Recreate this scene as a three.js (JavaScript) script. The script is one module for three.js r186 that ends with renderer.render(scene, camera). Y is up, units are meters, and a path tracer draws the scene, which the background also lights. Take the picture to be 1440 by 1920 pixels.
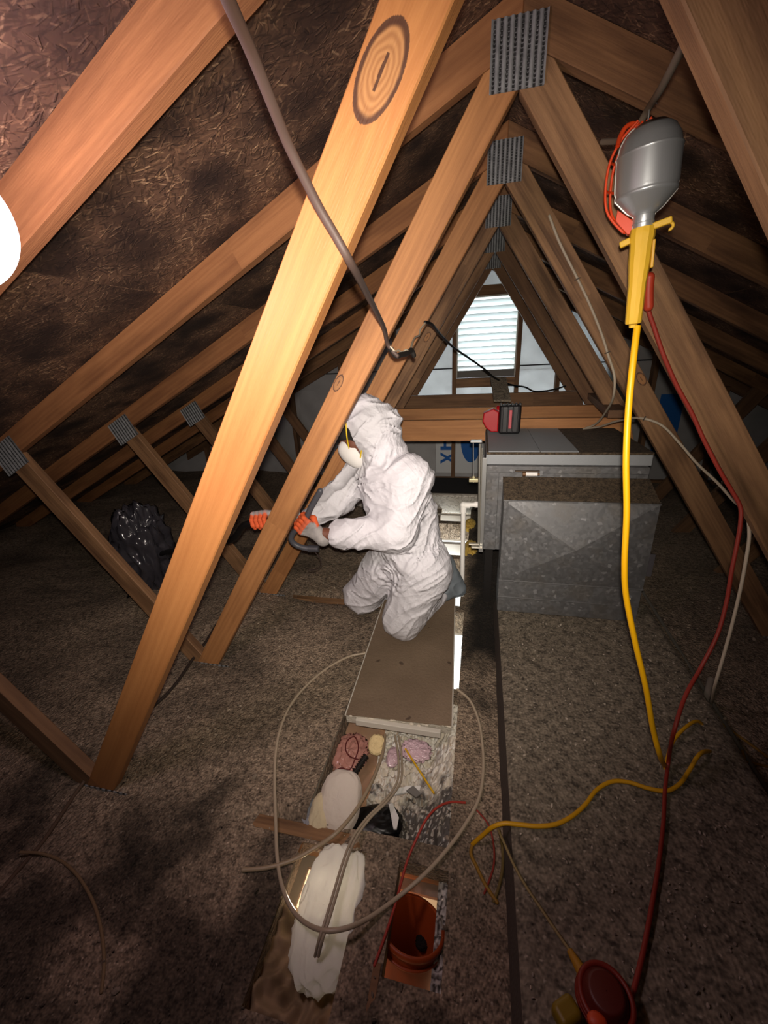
import * as THREE from 'three';
import { mergeGeometries, mergeVertices, toCreasedNormals } from 'three/addons/utils/BufferGeometryUtils.js';
import { RoundedBoxGeometry } from 'three/addons/geometries/RoundedBoxGeometry.js';
import { ImprovedNoise } from 'three/addons/math/ImprovedNoise.js';
import { RectAreaLightUniformsLib } from 'three/addons/lights/RectAreaLightUniformsLib.js';

// ---------------------------------------------------------------- camera, sky, lights, exposure
// survey frame used below: x right, y up measured from the lens, z metres away from the lens; H = lens height over the insulation
const H = 1.36;
const V = (x, y, z) => new THREE.Vector3(x, y + H, -z);
const scene = new THREE.Scene();
const RM = [[0.97467, -0.03424, -0.22102], [-0.0503, 0.92934, -0.3658], [0.21792, 0.36765, 0.90407]], FL = 761.62;
const camera = new THREE.PerspectiveCamera(2 * Math.atan(960 / FL) * 180 / Math.PI, 0.75, 0.03, 60);
{
  const c = (i) => new THREE.Vector3(RM[0][i], RM[1][i], -RM[2][i]);
  const m = new THREE.Matrix4().makeBasis(c(0), c(1), c(2).negate());
  camera.quaternion.setFromRotationMatrix(m);
  camera.position.set(0, H, 0);
}
scene.add(camera);
scene.background = new THREE.Color(0.87, 0.97, 1.0);
scene.backgroundIntensity = 6.5;
// the camera's own flash, a few centimetres above the lens
const flash = new THREE.SpotLight(0xfff1e2, 8.0, 0, 0.97, 1.0, 2);
flash.position.copy(V(0.005, 0.035, 0.005));
flash.target.position.copy(V(-0.455, -0.425, 1.6));
flash.castShadow = true; flash.shadow.mapSize.set(2048, 2048); flash.shadow.radius = 0.5; flash.shadow.bias = -0.0005;
flash.shadow.camera.near = 0.05;
scene.add(flash, flash.target);
// added narrow fill beam above the lens, brightening the worker and the far end
const addedBeam = new THREE.SpotLight(0xfff3e8, 6.0, 0, 0.44, 1.0, 2);
addedBeam.position.copy(V(0.005, 0.045, 0.0));
addedBeam.target.position.copy(V(-0.10, -0.55, 1.9));
addedBeam.castShadow = true; addedBeam.shadow.mapSize.set(2048, 2048); addedBeam.shadow.radius = 0.5; addedBeam.shadow.bias = -0.0005; addedBeam.shadow.camera.near = 0.05;
scene.add(addedBeam, addedBeam.target);
const BULB = V(-0.602, 0.163, 0.420);
const renderer = new THREE.WebGLRenderer({ antialias: true });
renderer.toneMapping = THREE.LinearToneMapping;
renderer.toneMappingExposure = 1.0;
renderer.shadowMap.enabled = true;
RectAreaLightUniformsLib.init();

// ---------------------------------------------------------------- helpers
let seed = 12345;
const rnd = () => { seed |= 0; seed = (seed + 0x6D2B79F5) | 0; let t = Math.imul(seed ^ (seed >>> 15), 1 | seed); t = (t + Math.imul(t ^ (t >>> 7), 61 | t)) ^ t; return ((t ^ (t >>> 14)) >>> 0) / 4294967296; };
const rr = (a, b) => a + (b - a) * rnd();
const IN = new ImprovedNoise();
const ns = (x, y, z = 0.37) => IN.noise(x, y, z);
const fbm = (x, y, z = 0.5, o = 4) => { let s = 0, a = 0.5; for (let i = 0; i < o; i++) { s += a * ns(x, y, z + i * 7.3); x *= 2.03; y *= 2.03; z *= 1.4; a *= 0.5; } return s; };
const sm = (a, b, x) => { const t = Math.min(1, Math.max(0, (x - a) / (b - a))); return t * t * (3 - 2 * t); };
const mix = (a, b, t) => a + (b - a) * t;
// a ray through a photograph pixel, met with a plane of the survey frame: used only to read off where a thing really stands
const ray = (u, v) => { const a = (u - 720) / FL, b = -(v - 960) / FL; return RM.map(r => r[0] * a + r[1] * b + r[2]); };
const atZ = (u, v, z) => { const d = ray(u, v), k = z / d[2]; return V(d[0] * k, d[1] * k, z); };
const atY = (u, v, y) => { const d = ray(u, v), k = y / d[1]; return V(d[0] * k, y, d[2] * k); };
const used = {};
const numbered = (n) => { const k = used[n] = (used[n] ?? -1) + 1; return k ? n + '_' + String(k).padStart(3, '0') : n; };
function tag(o, label, category, group) { o.userData.label = label; o.userData.category = category; if (group) o.userData.group = group; return o; }
function mesh(name, g, m, parent) {
  if (Array.isArray(g)) g = mergeGeometries(g.map(q => { const r = q.index ? q.toNonIndexed() : q; for (const k of Object.keys(r.attributes)) if (!['position', 'normal', 'uv'].includes(k)) r.deleteAttribute(k); return r; }));
  const o = new THREE.Mesh(g, m); o.castShadow = o.receiveShadow = true;
  if (parent) { o.name = name; parent.add(o); } else { o.name = numbered(name); scene.add(o); }
  return o;
}
function thing(name, label, category, pos, group) {
  const o = new THREE.Group(); o.name = numbered(name); if (pos) o.position.copy(pos); scene.add(o); tag(o, label, category, group); return o;
}
// parts whose geometry was laid out in world coordinates are moved under the thing's base
const under = (root, g) => g.translate(-root.position.x, -root.position.y, -root.position.z);
function struct(name, g, m, parent) { const o = mesh(name, g, m, parent); if (!parent) o.userData.kind = 'structure'; return o; }
const box = (x0, x1, y0, y1, z0, z1, r = 0.002) => {           // survey-frame box
  const w = x1 - x0, h = y1 - y0, d = z1 - z0;
  const g = r > 0 ? new RoundedBoxGeometry(w, h, d, 1, Math.min(r, w / 2.2, h / 2.2, d / 2.2)) : new THREE.BoxGeometry(w, h, d);
  g.translate((x0 + x1) / 2, (y0 + y1) / 2 + H, -(z0 + z1) / 2); return boxUV(g);
};
function boxUV(g, ax) {                                       // uv in metres, box-projected
  g = g.index ? g.toNonIndexed() : g; const p = g.attributes.position, n = g.attributes.normal, uv = new Float32Array(p.count * 2);
  for (let i = 0; i < p.count; i += 3) {
    let nx = 0, ny = 0, nz = 0; for (let k = 0; k < 3; k++) { nx += Math.abs(n.getX(i + k)); ny += Math.abs(n.getY(i + k)); nz += Math.abs(n.getZ(i + k)); }
    for (let k = 0; k < 3; k++) { const x = p.getX(i + k), y = p.getY(i + k), z = p.getZ(i + k); let u, v;
      if (nx >= ny && nx >= nz) { u = z; v = y; } else if (ny >= nz) { u = x; v = z; } else { u = x; v = y; }
      uv[2 * (i + k)] = ax ? v : u; uv[2 * (i + k) + 1] = ax ? u : v; }
  }
  g.setAttribute('uv', new THREE.BufferAttribute(uv, 2)); return g;
}
const tube = (pts, r, seg = 0, rad = 8, ten = 0.5) => { const c = new THREE.CatmullRomCurve3(pts, false, 'centripetal', ten); return new THREE.TubeGeometry(c, seg || Math.max(12, pts.length * 10), r, rad, false); };
const capTube = (pts, r, seg, rad = 8) => { const g = [tube(pts, r, seg, rad).toNonIndexed()]; for (const e of [pts[0], pts[pts.length - 1]]) { const s = new THREE.SphereGeometry(r, rad, 6).toNonIndexed(); s.translate(e.x, e.y, e.z); g.push(s); } return mergeGeometries(g); };
const cyl = (a, b, r0, r1 = r0, n = 16, open = false) => { const d = b.clone().sub(a), g = new THREE.CylinderGeometry(r1, r0, d.length(), n, 1, open); g.applyQuaternion(new THREE.Quaternion().setFromUnitVectors(new THREE.Vector3(0, 1, 0), d.clone().normalize())); const c = a.clone().add(b).multiplyScalar(0.5); return g.translate(c.x, c.y, c.z); };
// timber: polygon in the truss plane (survey x,y), thickness t from z, grain along dir
function timber(poly, z, t, dir, uo = 0) {
  const s = new THREE.Shape(poly.map(p => new THREE.Vector2(p[0], p[1] + H)));
  const b = 0.0025, g0 = new THREE.ExtrudeGeometry(s, { depth: t - 2 * b, bevelEnabled: true, bevelSize: b, bevelOffset: -b, bevelThickness: b, bevelSegments: 1, steps: 1 });
  g0.translate(0, 0, -z - t + b); const g = g0.index ? g0.toNonIndexed() : g0;
  const L = Math.hypot(dir[0], dir[1]), dx = dir[0] / L, dy = dir[1] / L, p = g.attributes.position, n = g.attributes.normal, uv = new Float32Array(p.count * 2);
  for (let i = 0; i < p.count; i++) { const x = p.getX(i), y = p.getY(i) - H, zz = p.getZ(i); const u = x * dx + y * dy, w = -x * dy + y * dx; uv[2 * i] = u + uo; uv[2 * i + 1] = Math.abs(n.getZ(i)) > 0.6 ? w + uo * 0.37 : zz + w * 0.2 + uo; }
  g.setAttribute('uv', new THREE.BufferAttribute(uv, 2)); return g;
}
// ---------------------------------------------------------------- textures
function dataTex(w, h, fn, srgb, rep) {
  const d = new Uint8Array(w * h * 4);
  for (let y = 0; y < h; y++) for (let x = 0; x < w; x++) { const c = fn(x / w, y / h, x, y), i = (y * w + x) * 4; for (let k = 0; k < 3; k++) d[i + k] = Math.max(0, Math.min(255, (Array.isArray(c) ? c[k] : c) * 255)); d[i + 3] = 255; }
  const t = new THREE.DataTexture(d, w, h); t.wrapS = t.wrapT = THREE.RepeatWrapping; t.magFilter = THREE.LinearFilter; t.minFilter = THREE.LinearMipmapLinearFilter; t.generateMipmaps = true;
  if (srgb) t.colorSpace = THREE.SRGBColorSpace; if (rep) t.repeat.set(...rep); t.needsUpdate = true; return t;
}
const s1 = (c) => c <= 0.0031308 ? c * 12.92 : 1.055 * Math.pow(c, 1 / 2.4) - 0.055;
const S3 = (c) => c.map(s1);
const lerp3 = (a, b, t) => [mix(a[0], b[0], t), mix(a[1], b[1], t), mix(a[2], b[2], t)];
// timber: length U metres by width W metres; knots = [u, w, ru, rw]
function woodTex(U, W, pw, ph, A, B, s, knots = [], dirt = 0.25) {
  return dataTex(pw, ph, (a, b) => {
    const u = a * U, w = b * W; let ww = w + 0.006 * ns(u * 1.3, w * 4, s) + 0.0015 * ns(u * 9, w * 20, s), k0 = 0, kc = 0, kd = 0;
    for (const [ku, kw, ru, rw] of knots) { const du = (u - ku), dw = w - kw, e = Math.hypot(du / ru, dw / rw); ww += (dw > 0 ? 1 : -1) * 0.018 * Math.exp(-Math.pow(e, 2) * 0.45) * (rw / 0.025);
      if (e < 1) { k0 = 1; kd = Math.max(kd, sm(0.76, 0.90, e + 0.05 * ns(u * 70, w * 70, s))); kc = Math.max(kc, 0.35 + 0.35 * Math.sin(e * 30 + ns(u * 60, w * 60, s) * 2)); if (Math.abs(du / ru) < 0.36 && Math.abs(dw / rw - 0.1 * ns(u * 40, 1, s)) < 0.07) kd = 1; } }
    const ring = Math.sin(ww * 330 + 9 * ns(u * 0.8, ww * 22, s + 3)), fine = ns(u * 14, w * 900, s + 9), f2 = ns(u * 60, w * 420, s);
    let t = 0.45 + 0.12 * ring + 0.16 * fine + 0.10 * f2 + 0.75 * fbm(u * 1.6, w * 26, s + 1, 4) + 0.30 * fbm(u * 3, w * 6, s + 5, 3);
    let c = lerp3(A, B, Math.max(0, Math.min(1, t)));
    if (k0) c = lerp3([0.40, 0.20, 0.075], [0.24, 0.10, 0.035], kc);
    if (kd) c = lerp3(c, [0.045, 0.016, 0.01], kd * 0.9);
    const dd = dirt * sm(0.05, 0.5, fbm(u * 3.1, w * 14, s + 20, 4) + 0.18);
    return S3(lerp3(c, [c[0] * 0.42, c[1] * 0.38, c[2] * 0.36], dd));
  }, true, [1 / U, 1 / W]);
}
const TA = [0.50, 0.235, 0.082], TB = [0.30, 0.125, 0.042];
const woodHero = woodTex(2.6, 0.30, 2048, 384, [0.455, 0.20, 0.064], [0.325, 0.128, 0.038], 2.2, [[1.66, 0.15, 0.058, 0.030]], 0.06);
const woodA = woodTex(2.6, 0.30, 1024, 256, TA, TB, 11.4, [[0.6, 0.07, 0.03, 0.013], [1.9, 0.2, 0.035, 0.016]], 0.30);
const woodB = woodTex(2.6, 0.30, 1024, 256, [0.36, 0.20, 0.092], [0.15, 0.075, 0.034], 23.9, [[1.1, 0.12, 0.03, 0.014], [2.2, 0.25, 0.03, 0.015]], 0.75);
const woodC = woodTex(2.6, 0.30, 1024, 256, [0.24, 0.13, 0.062], [0.13, 0.066, 0.033], 37.1, [[0.9, 0.2, 0.03, 0.014]], 0.5);
const woodD = woodTex(2.6, 0.30, 1024, 256, [0.44, 0.215, 0.085], [0.26, 0.112, 0.042], 51.7, [[1.4, 0.1, 0.03, 0.012]], 0.45);
const woodBump = dataTex(512, 256, (a, b) => 0.5 + 0.25 * ns(a * 20, b * 120, 4) + 0.2 * ns(a * 60, b * 200, 8), false, [1 / 0.8, 1 / 0.25]);
const std = (o) => new THREE.MeshStandardMaterial(o);
const M = {};
const wood = (map, r = 0.72, c = 0xffffff) => std({ map, color: c, roughness: r, bumpMap: woodBump, bumpScale: 0.0008 });
M.hero = wood(woodHero, 0.55); M.woodA = wood(woodA, 0.68); M.woodB = wood(woodB); M.woodC = wood(woodC, 0.8);
M.raf1 = wood(woodD, 0.8, 0xf4ece6); M.raf2 = wood(woodB, 0.8, 0xf0e8e0);
// oriented strand board: flakes drawn one over another
function osbCanvas(n, base, cols, bump) {
  const S = 1024, c = document.createElement('canvas'); c.width = c.height = S; const g = c.getContext('2d'); g.fillStyle = base; g.fillRect(0, 0, S, S);
  const keep = seed; seed = 777;
  for (let i = 0; i < n; i++) { const x = rnd() * S, y = rnd() * S, a = rr(-0.9, 0.9) + (rnd() < 0.25 ? 1.4 : 0), l = rr(8, 40), w = rr(1.5, 7), k = rnd();
    const col = bump ? `rgb(${Math.floor(60 + 190 * k)},${Math.floor(60 + 190 * k)},${Math.floor(60 + 190 * k)})` : cols[Math.floor(k * k * cols.length)];
    for (const [ox, oy] of [[0, 0], [S, 0], [-S, 0], [0, S], [0, -S]]) { if (x + ox < -70 || x + ox > S + 70 || y + oy < -70 || y + oy > S + 70) continue;
      g.save(); g.translate(x + ox, y + oy); g.rotate(a); g.globalAlpha = bump ? 0.8 : 0.6; g.fillStyle = col; g.beginPath(); g.moveTo(-l / 2, -w * 0.3); g.lineTo(l * 0.3, -w / 2); g.lineTo(l / 2, w * 0.2); g.lineTo(-l * 0.35, w / 2); g.closePath(); g.fill(); g.restore(); } }
  if (!bump) for (let i = 0; i < 90; i++) { const x = rnd() * S, y = rnd() * S, r = rr(40, 130); for (const [ox, oy] of [[0, 0], [S, 0], [-S, 0], [0, S], [0, -S]]) { const q = g.createRadialGradient(x + ox, y + oy, 0, x + ox, y + oy, r); q.addColorStop(0, 'rgba(28,15,11,0.55)'); q.addColorStop(1, 'rgba(28,16,12,0)'); g.globalAlpha = 1; g.fillStyle = q; g.fillRect(x + ox - r, y + oy - r, 2 * r, 2 * r); } }
  seed = keep;
  const t = new THREE.CanvasTexture(c); t.wrapS = t.wrapT = THREE.RepeatWrapping; if (!bump) t.colorSpace = THREE.SRGBColorSpace; t.repeat.set(1 / 0.95, 1 / 0.95); return t;
}
const osbMap = osbCanvas(15000, '#6e5340', ['#453022', '#5c402e', '#74563f', '#4c3826', '#86664c', '#9b7759', '#34231a', '#ae8a68', '#c8a479', '#e0bc92', '#453228'], false);
const osbBump = osbCanvas(5200, '#444444', [], true);
M.osb = std({ map: osbMap, bumpMap: osbBump, bumpScale: 0.003, roughness: 0.9 });
M.dark = std({ color: 0x14100d, roughness: 0.95 });
// loose-fill insulation under decades of dust
const insMap = dataTex(1024, 1024, (a, b, x, y) => {
  const u = a * 1.6, v = b * 1.6;
  let t = 0.5 + 0.30 * ns(u * 34, v * 34, 5) + 0.35 * ns(u * 70, v * 70, 3) + 0.45 * ns(u * 160, v * 160, 7) + 0.2 * ns(u * 300, v * 300, 1);
  let c = lerp3([0.085, 0.066, 0.047], [0.46, 0.365, 0.265], Math.max(0, Math.min(1, 0.5 + (t - 0.5) * 1.25)));
  const sp = ns(u * 120 + 30, v * 120, 11); if (sp > 0.42) c = lerp3(c, [0.62, 0.52, 0.40], Math.min(1, (sp - 0.42) * 5));
  const dk = ns(u * 90, v * 90, 31); if (dk > 0.45) c = lerp3(c, [0.04, 0.03, 0.022], (dk - 0.45) * 3);
  return S3(c);
}, true, [1 / 1.6, 1 / 1.6]);
const insBump = dataTex(512, 512, (a, b) => 0.5 + 0.3 * ns(a * 60, b * 60, 3) + 0.35 * ns(a * 130, b * 130, 7), false, [1 / 0.8, 1 / 0.8]);
M.ins = std({ map: insMap, color: 0xf4f1ee, bumpMap: insBump, bumpScale: 0.010, roughness: 1 });
M.insGrey = std({ map: insMap, color: 0xd2d7d8, bumpMap: insBump, bumpScale: 0.004, roughness: 0.95 });
// galvanised sheet: spangle cells
const vor = []; { for (let i = 0; i < 2400; i++) vor.push([rnd(), rnd(), rnd()]); }
const vg = {}; vor.forEach((p, i) => { const k = Math.floor(p[0] * 40) + ',' + Math.floor(p[1] * 40); (vg[k] ??= []).push(p); });
const spang = (a, b) => { let d1 = 9, id = 0; const ci = Math.floor(a * 40), cj = Math.floor(b * 40); for (let i = -1; i < 2; i++) for (let j = -1; j < 2; j++) for (const p of vg[((ci + i + 40) % 40) + ',' + ((cj + j + 40) % 40)] ?? []) { let dx = Math.abs(p[0] - a), dy = Math.abs(p[1] - b); dx = Math.min(dx, 1 - dx); dy = Math.min(dy, 1 - dy); const d = dx * dx + dy * dy; if (d < d1) { d1 = d; id = p[2]; } } return id; };
const galvMap = dataTex(512, 512, (a, b) => { const s = spang((a + 0.004 * ns(a * 60, b * 60)) % 1, b), d = 0.5 + fbm(a * 5, b * 5, 4, 4); const v = 0.20 + 0.07 * s * s + (s > 0.96 ? 0.16 * (s - 0.96) * 25 : 0) + 0.08 * d; return S3(lerp3([v * 0.62, v * 0.63, v * 0.64], [v * 0.44, v * 0.39, v * 0.32], sm(0.4, 0.9, d) * 0.5)); }, true, [1 / 0.55, 1 / 0.55]);
const galvRough = dataTex(256, 256, (a, b) => 0.45 + 0.3 * spang(a, b), false, [1 / 0.55, 1 / 0.55]);
M.galv = std({ map: galvMap, roughnessMap: galvRough, roughness: 0.9, metalness: 0.35 });
M.dustTop = std({ map: insMap, color: 0x8a8378, bumpMap: insBump, bumpScale: 0.002, roughness: 1 });
M.cleanSheet = std({ color: 0x989da0, roughness: 0.6, metalness: 0.1, bumpMap: insBump, bumpScale: 0.0006 });
const plateMap = dataTex(128, 256, (a, b) => { const c = (a * 8) % 1, s = (Math.abs(c - 0.5) < 0.17 && ((b * 16 + (Math.floor(a * 8) % 2) * 0.5) % 1) < 0.72) ? 0.22 : 1; const v = (0.17 + 0.20 * Math.abs(c - 0.5) * 2 + 0.16 * fbm(a * 6, b * 6, 3) + 0.10 * ns(Math.floor(a * 8) * 3.7, 1, 2)) * s; return S3([v * 0.95, v, v * 1.02]); }, true);
M.plate = std({ map: plateMap, roughness: 0.5, metalness: 0.3, bumpMap: dataTex(128, 256, (a, b) => (Math.abs(((a * 8) % 1) - 0.5) < 0.16 && ((b * 14 + (Math.floor(a * 8) % 2) * 0.5) % 1) < 0.55) ? 0 : 1, false), bumpScale: 0.002 });
const pl = (color, roughness = 0.5, o = {}) => std({ color, roughness, ...o });
M.white = pl(0xf2f0ea, 0.6); M.steel = pl(0xb8bab8, 0.35, { metalness: 0.7 }); M.black = pl(0x0d0c0c, 0.5);

// ---------------------------------------------------------------- structure: roof deck
const XR = 0.066, YR = 0.650;                                     // underside ridge of the top chords
const yL = (x) => (x + 1.256) / 2.033, yRt = (x) => (1.290 - x) / 1.882, RD = 0.100;
const Z0 = 0.703, SP = 0.6096, ZW = 4.40;
{
  const deck = new THREE.Group(); deck.name = 'ceiling'; deck.userData.kind = 'structure'; scene.add(deck);
  for (const side of [-1, 1]) {
    const f = side < 0 ? yL : yRt, ang = Math.atan(side < 0 ? 1 / 2.033 : -1 / 1.882), c = Math.cos(ang), top = f(XR) + RD + 0.001;
    for (let r = 0; r < 4; r++) for (let k = 0; k < 3; k++) {
      const s0 = r * 1.22 + 0.002, s1_ = (r + 1) * 1.22 - 0.002, zz0 = -1.6 + k * 2.44 + (r % 2) * -0.61, zz1 = Math.min(ZW + 0.1, zz0 + 2.436);
      const w = s1_ - s0, g = boxUV(new THREE.BoxGeometry(w, 0.0115, zz1 - zz0)), uv = g.attributes.uv; const ou = rnd(), ov = rnd(); for (let i = 0; i < uv.count; i++) uv.setXY(i, uv.getX(i) + ou, uv.getY(i) + ov);
      g.rotateZ(ang); const mid = (s0 + s1_) / 2 * side; g.translate(XR + mid * c, top + 0.006 + H - Math.abs(mid) * Math.sin(Math.abs(ang)), -(zz0 + zz1) / 2);
      mesh('panel', g, M.osb, deck);
    }
    const g = new THREE.BoxGeometry(5.2, 0.02, 7.2); g.rotateZ(ang); g.translate(XR + side * 2.55 * c, top + 0.035 + H - 2.55 * Math.sin(Math.abs(ang)), -(1.6)); mesh('shingle_layer', g, M.dark, deck);
  }
  const cap = new THREE.BoxGeometry(0.5, 0.03, 7.2); cap.translate(XR, YR + RD + 0.06 + H, -1.6); mesh('ridge_cap', cap, M.dark, deck);
}
// ---------------------------------------------------------------- structure: insulation floor with the open bays
const HOLES = [ // x0, x1, z0, z1
  [-0.492, -0.045, 0.748, 1.295], [-0.475, -0.275, 0.345, 0.692], [-0.178, -0.040, 0.455, 0.692],
  [-0.470, -0.046, 1.352, 1.905], [-0.300, -0.072, 1.963, 2.515], [-0.300, -0.050, 2.573, 3.125], [-0.300, -0.045, 3.183, 3.70]];
// black water staining beside the air handler, soot patches towards the eaves; near floor: soot plus painted flash falloff
const stainAndFalloff = (x, z) => { const n = fbm(x * 7, z * 5, 3, 4); let k = 1 - 0.93 * sm(-0.10, 0.02, x + 0.10 * n) * (1 - sm(0.3, 0.4, x)) * sm(1.30, 1.55, z + 0.5 * n);
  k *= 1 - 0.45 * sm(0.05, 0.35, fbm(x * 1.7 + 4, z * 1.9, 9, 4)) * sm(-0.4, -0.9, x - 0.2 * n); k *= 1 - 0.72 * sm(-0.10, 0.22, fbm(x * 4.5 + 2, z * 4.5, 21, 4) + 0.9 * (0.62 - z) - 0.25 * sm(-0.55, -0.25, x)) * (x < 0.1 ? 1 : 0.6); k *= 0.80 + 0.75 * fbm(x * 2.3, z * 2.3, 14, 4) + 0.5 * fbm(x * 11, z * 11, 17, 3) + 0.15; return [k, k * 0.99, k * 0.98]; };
const floorY = (x, z) => {
  let d = 0.020 * fbm(x * 1.3, z * 1.3, 2, 3) + 0.014 * fbm(x * 6, z * 6, 8, 3) + 0.006 * ns(x * 25, z * 25, 4);
  for (const [a, b, c, e] of HOLES) { const q = Math.max(a - x, x - b, c - z, z - e); d *= sm(-0.01, 0.10, q); }
  d += 0.012; // the layer just buries the bottom chords, but for the stretches scraped bare
  d -= 0.021 * (1 - sm(0.024, 0.05, Math.abs(z - 0.722))) * sm(-0.72, -0.60, x + 0.1 * ns(x * 20, z * 40, 2)) * (1 - sm(-0.40, -0.26, x + 0.12 * ns(x * 30, z * 60, 5)));
  d -= 0.030 * (1 - sm(0.025, 0.06, Math.abs(z - 1.941))) * sm(-1.15, -0.95, x) * (1 - sm(-0.5, -0.4, x));
  if (x < -1.6) d += 0.10 * sm(-1.6, -3.0, x) * (0.6 + fbm(x * 1.2, z * 1.1, 6, 3));
  return -H + d;
};
{
  const lines = (lo, hi, a, b, fine, coarse, must) => { const s = new Set(must.map(v => +v.toFixed(4))); let v = lo; while (v < hi) { s.add(+v.toFixed(4)); v += (v >= a && v < b) ? fine : coarse; } s.add(hi); const q = [...s].sort((p, r) => p - r); return q.filter((p, i) => i === 0 || p - q[i - 1] > 0.006 || must.includes(p)); };
  const xs = lines(-4.15, 4.3, -1.6, 1.2, 0.03, 0.11, HOLES.flatMap(h => [h[0], h[1]])), zs = lines(-1.5, 4.5, 0.2, 2.6, 0.03, 0.11, HOLES.flatMap(h => [h[2], h[3]]));
  const P = [], U = [], C = [], I = [], id = (i, j) => j * xs.length + i;
  for (const z of zs) for (const x of xs) { P.push(x, floorY(x, z) + H, -z); U.push(x, z); C.push(...stainAndFalloff(x, z)); }
  const inH = (x, z) => HOLES.some(([a, b, c, e]) => x > a && x < b && z > c && z < e);
  for (let j = 0; j + 1 < zs.length; j++) for (let i = 0; i + 1 < xs.length; i++) { if (inH((xs[i] + xs[i + 1]) / 2, (zs[j] + zs[j + 1]) / 2)) continue; I.push(id(i, j), id(i + 1, j), id(i + 1, j + 1), id(i, j), id(i + 1, j + 1), id(i, j + 1)); }
  // the cut edges of the layer, 12 cm down
  HOLES.forEach(([a, b, c, e], hi) => { for (const [p, q] of [[[a, c], [b, c]], [[b, c], [b, e]], [[b, e], [a, e]], [[a, e], [a, c]]]) {
    const n = P.length / 3; for (const [x, z] of [p, q]) { P.push(x, floorY(x, z) + H, -z); U.push(x + z, 0); P.push(x, hi === 1 || hi === 2 ? -0.045 : -0.13, -z); U.push(x + z, 0.1); C.push(1, 1, 1, 1, 1, 1); } I.push(n, n + 1, n + 3, n, n + 3, n + 2);
  } });
  const g = new THREE.BufferGeometry(); g.setAttribute('position', new THREE.Float32BufferAttribute(P, 3)); g.setAttribute('uv', new THREE.Float32BufferAttribute(U, 2)); g.setAttribute('color', new THREE.Float32BufferAttribute(C, 3)); g.setIndex(I); g.computeVertexNormals();
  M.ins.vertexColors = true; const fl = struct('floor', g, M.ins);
  // flecks of loose fill lying on top
  const n = 3600, fg = new THREE.IcosahedronGeometry(1, 0), fm = new THREE.InstancedMesh(fg, std({ color: 0xffffff, roughness: 1 }), n), mt = new THREE.Matrix4(), q = new THREE.Quaternion(), col = new THREE.Color();
  for (let i = 0; i < n; i++) { let x, z; do { x = rr(-1.5, 1.3); z = 0.25 + 2.0 * Math.pow(rnd(), 1.2); } while (inH(x, z) || (x > 0.10 && x < 0.86)); const s = rr(0.0012, 0.0045) * (rnd() < 0.05 ? 1.8 : 1);
    q.setFromEuler(new THREE.Euler(rr(0, 6), rr(0, 6), rr(0, 6))); mt.compose(new THREE.Vector3(x, floorY(x, z) + H + s * 0.4, -z), q, new THREE.Vector3(s * rr(0.7, 1.8), s * 0.6, s)); fm.setMatrixAt(i, mt); const k = rnd(); col.setRGB(mix(0.16, 0.50, k * k), mix(0.125, 0.41, k * k), mix(0.09, 0.31, k * k)).multiplyScalar(Math.min(1, stainAndFalloff(x, z)[0])); fm.setColorAt(i, col); }
  fm.name = 'insulation_fleck'; fm.userData.kind = 'stuff'; fm.castShadow = fm.receiveShadow = true; fl.add(fm);
}
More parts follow.
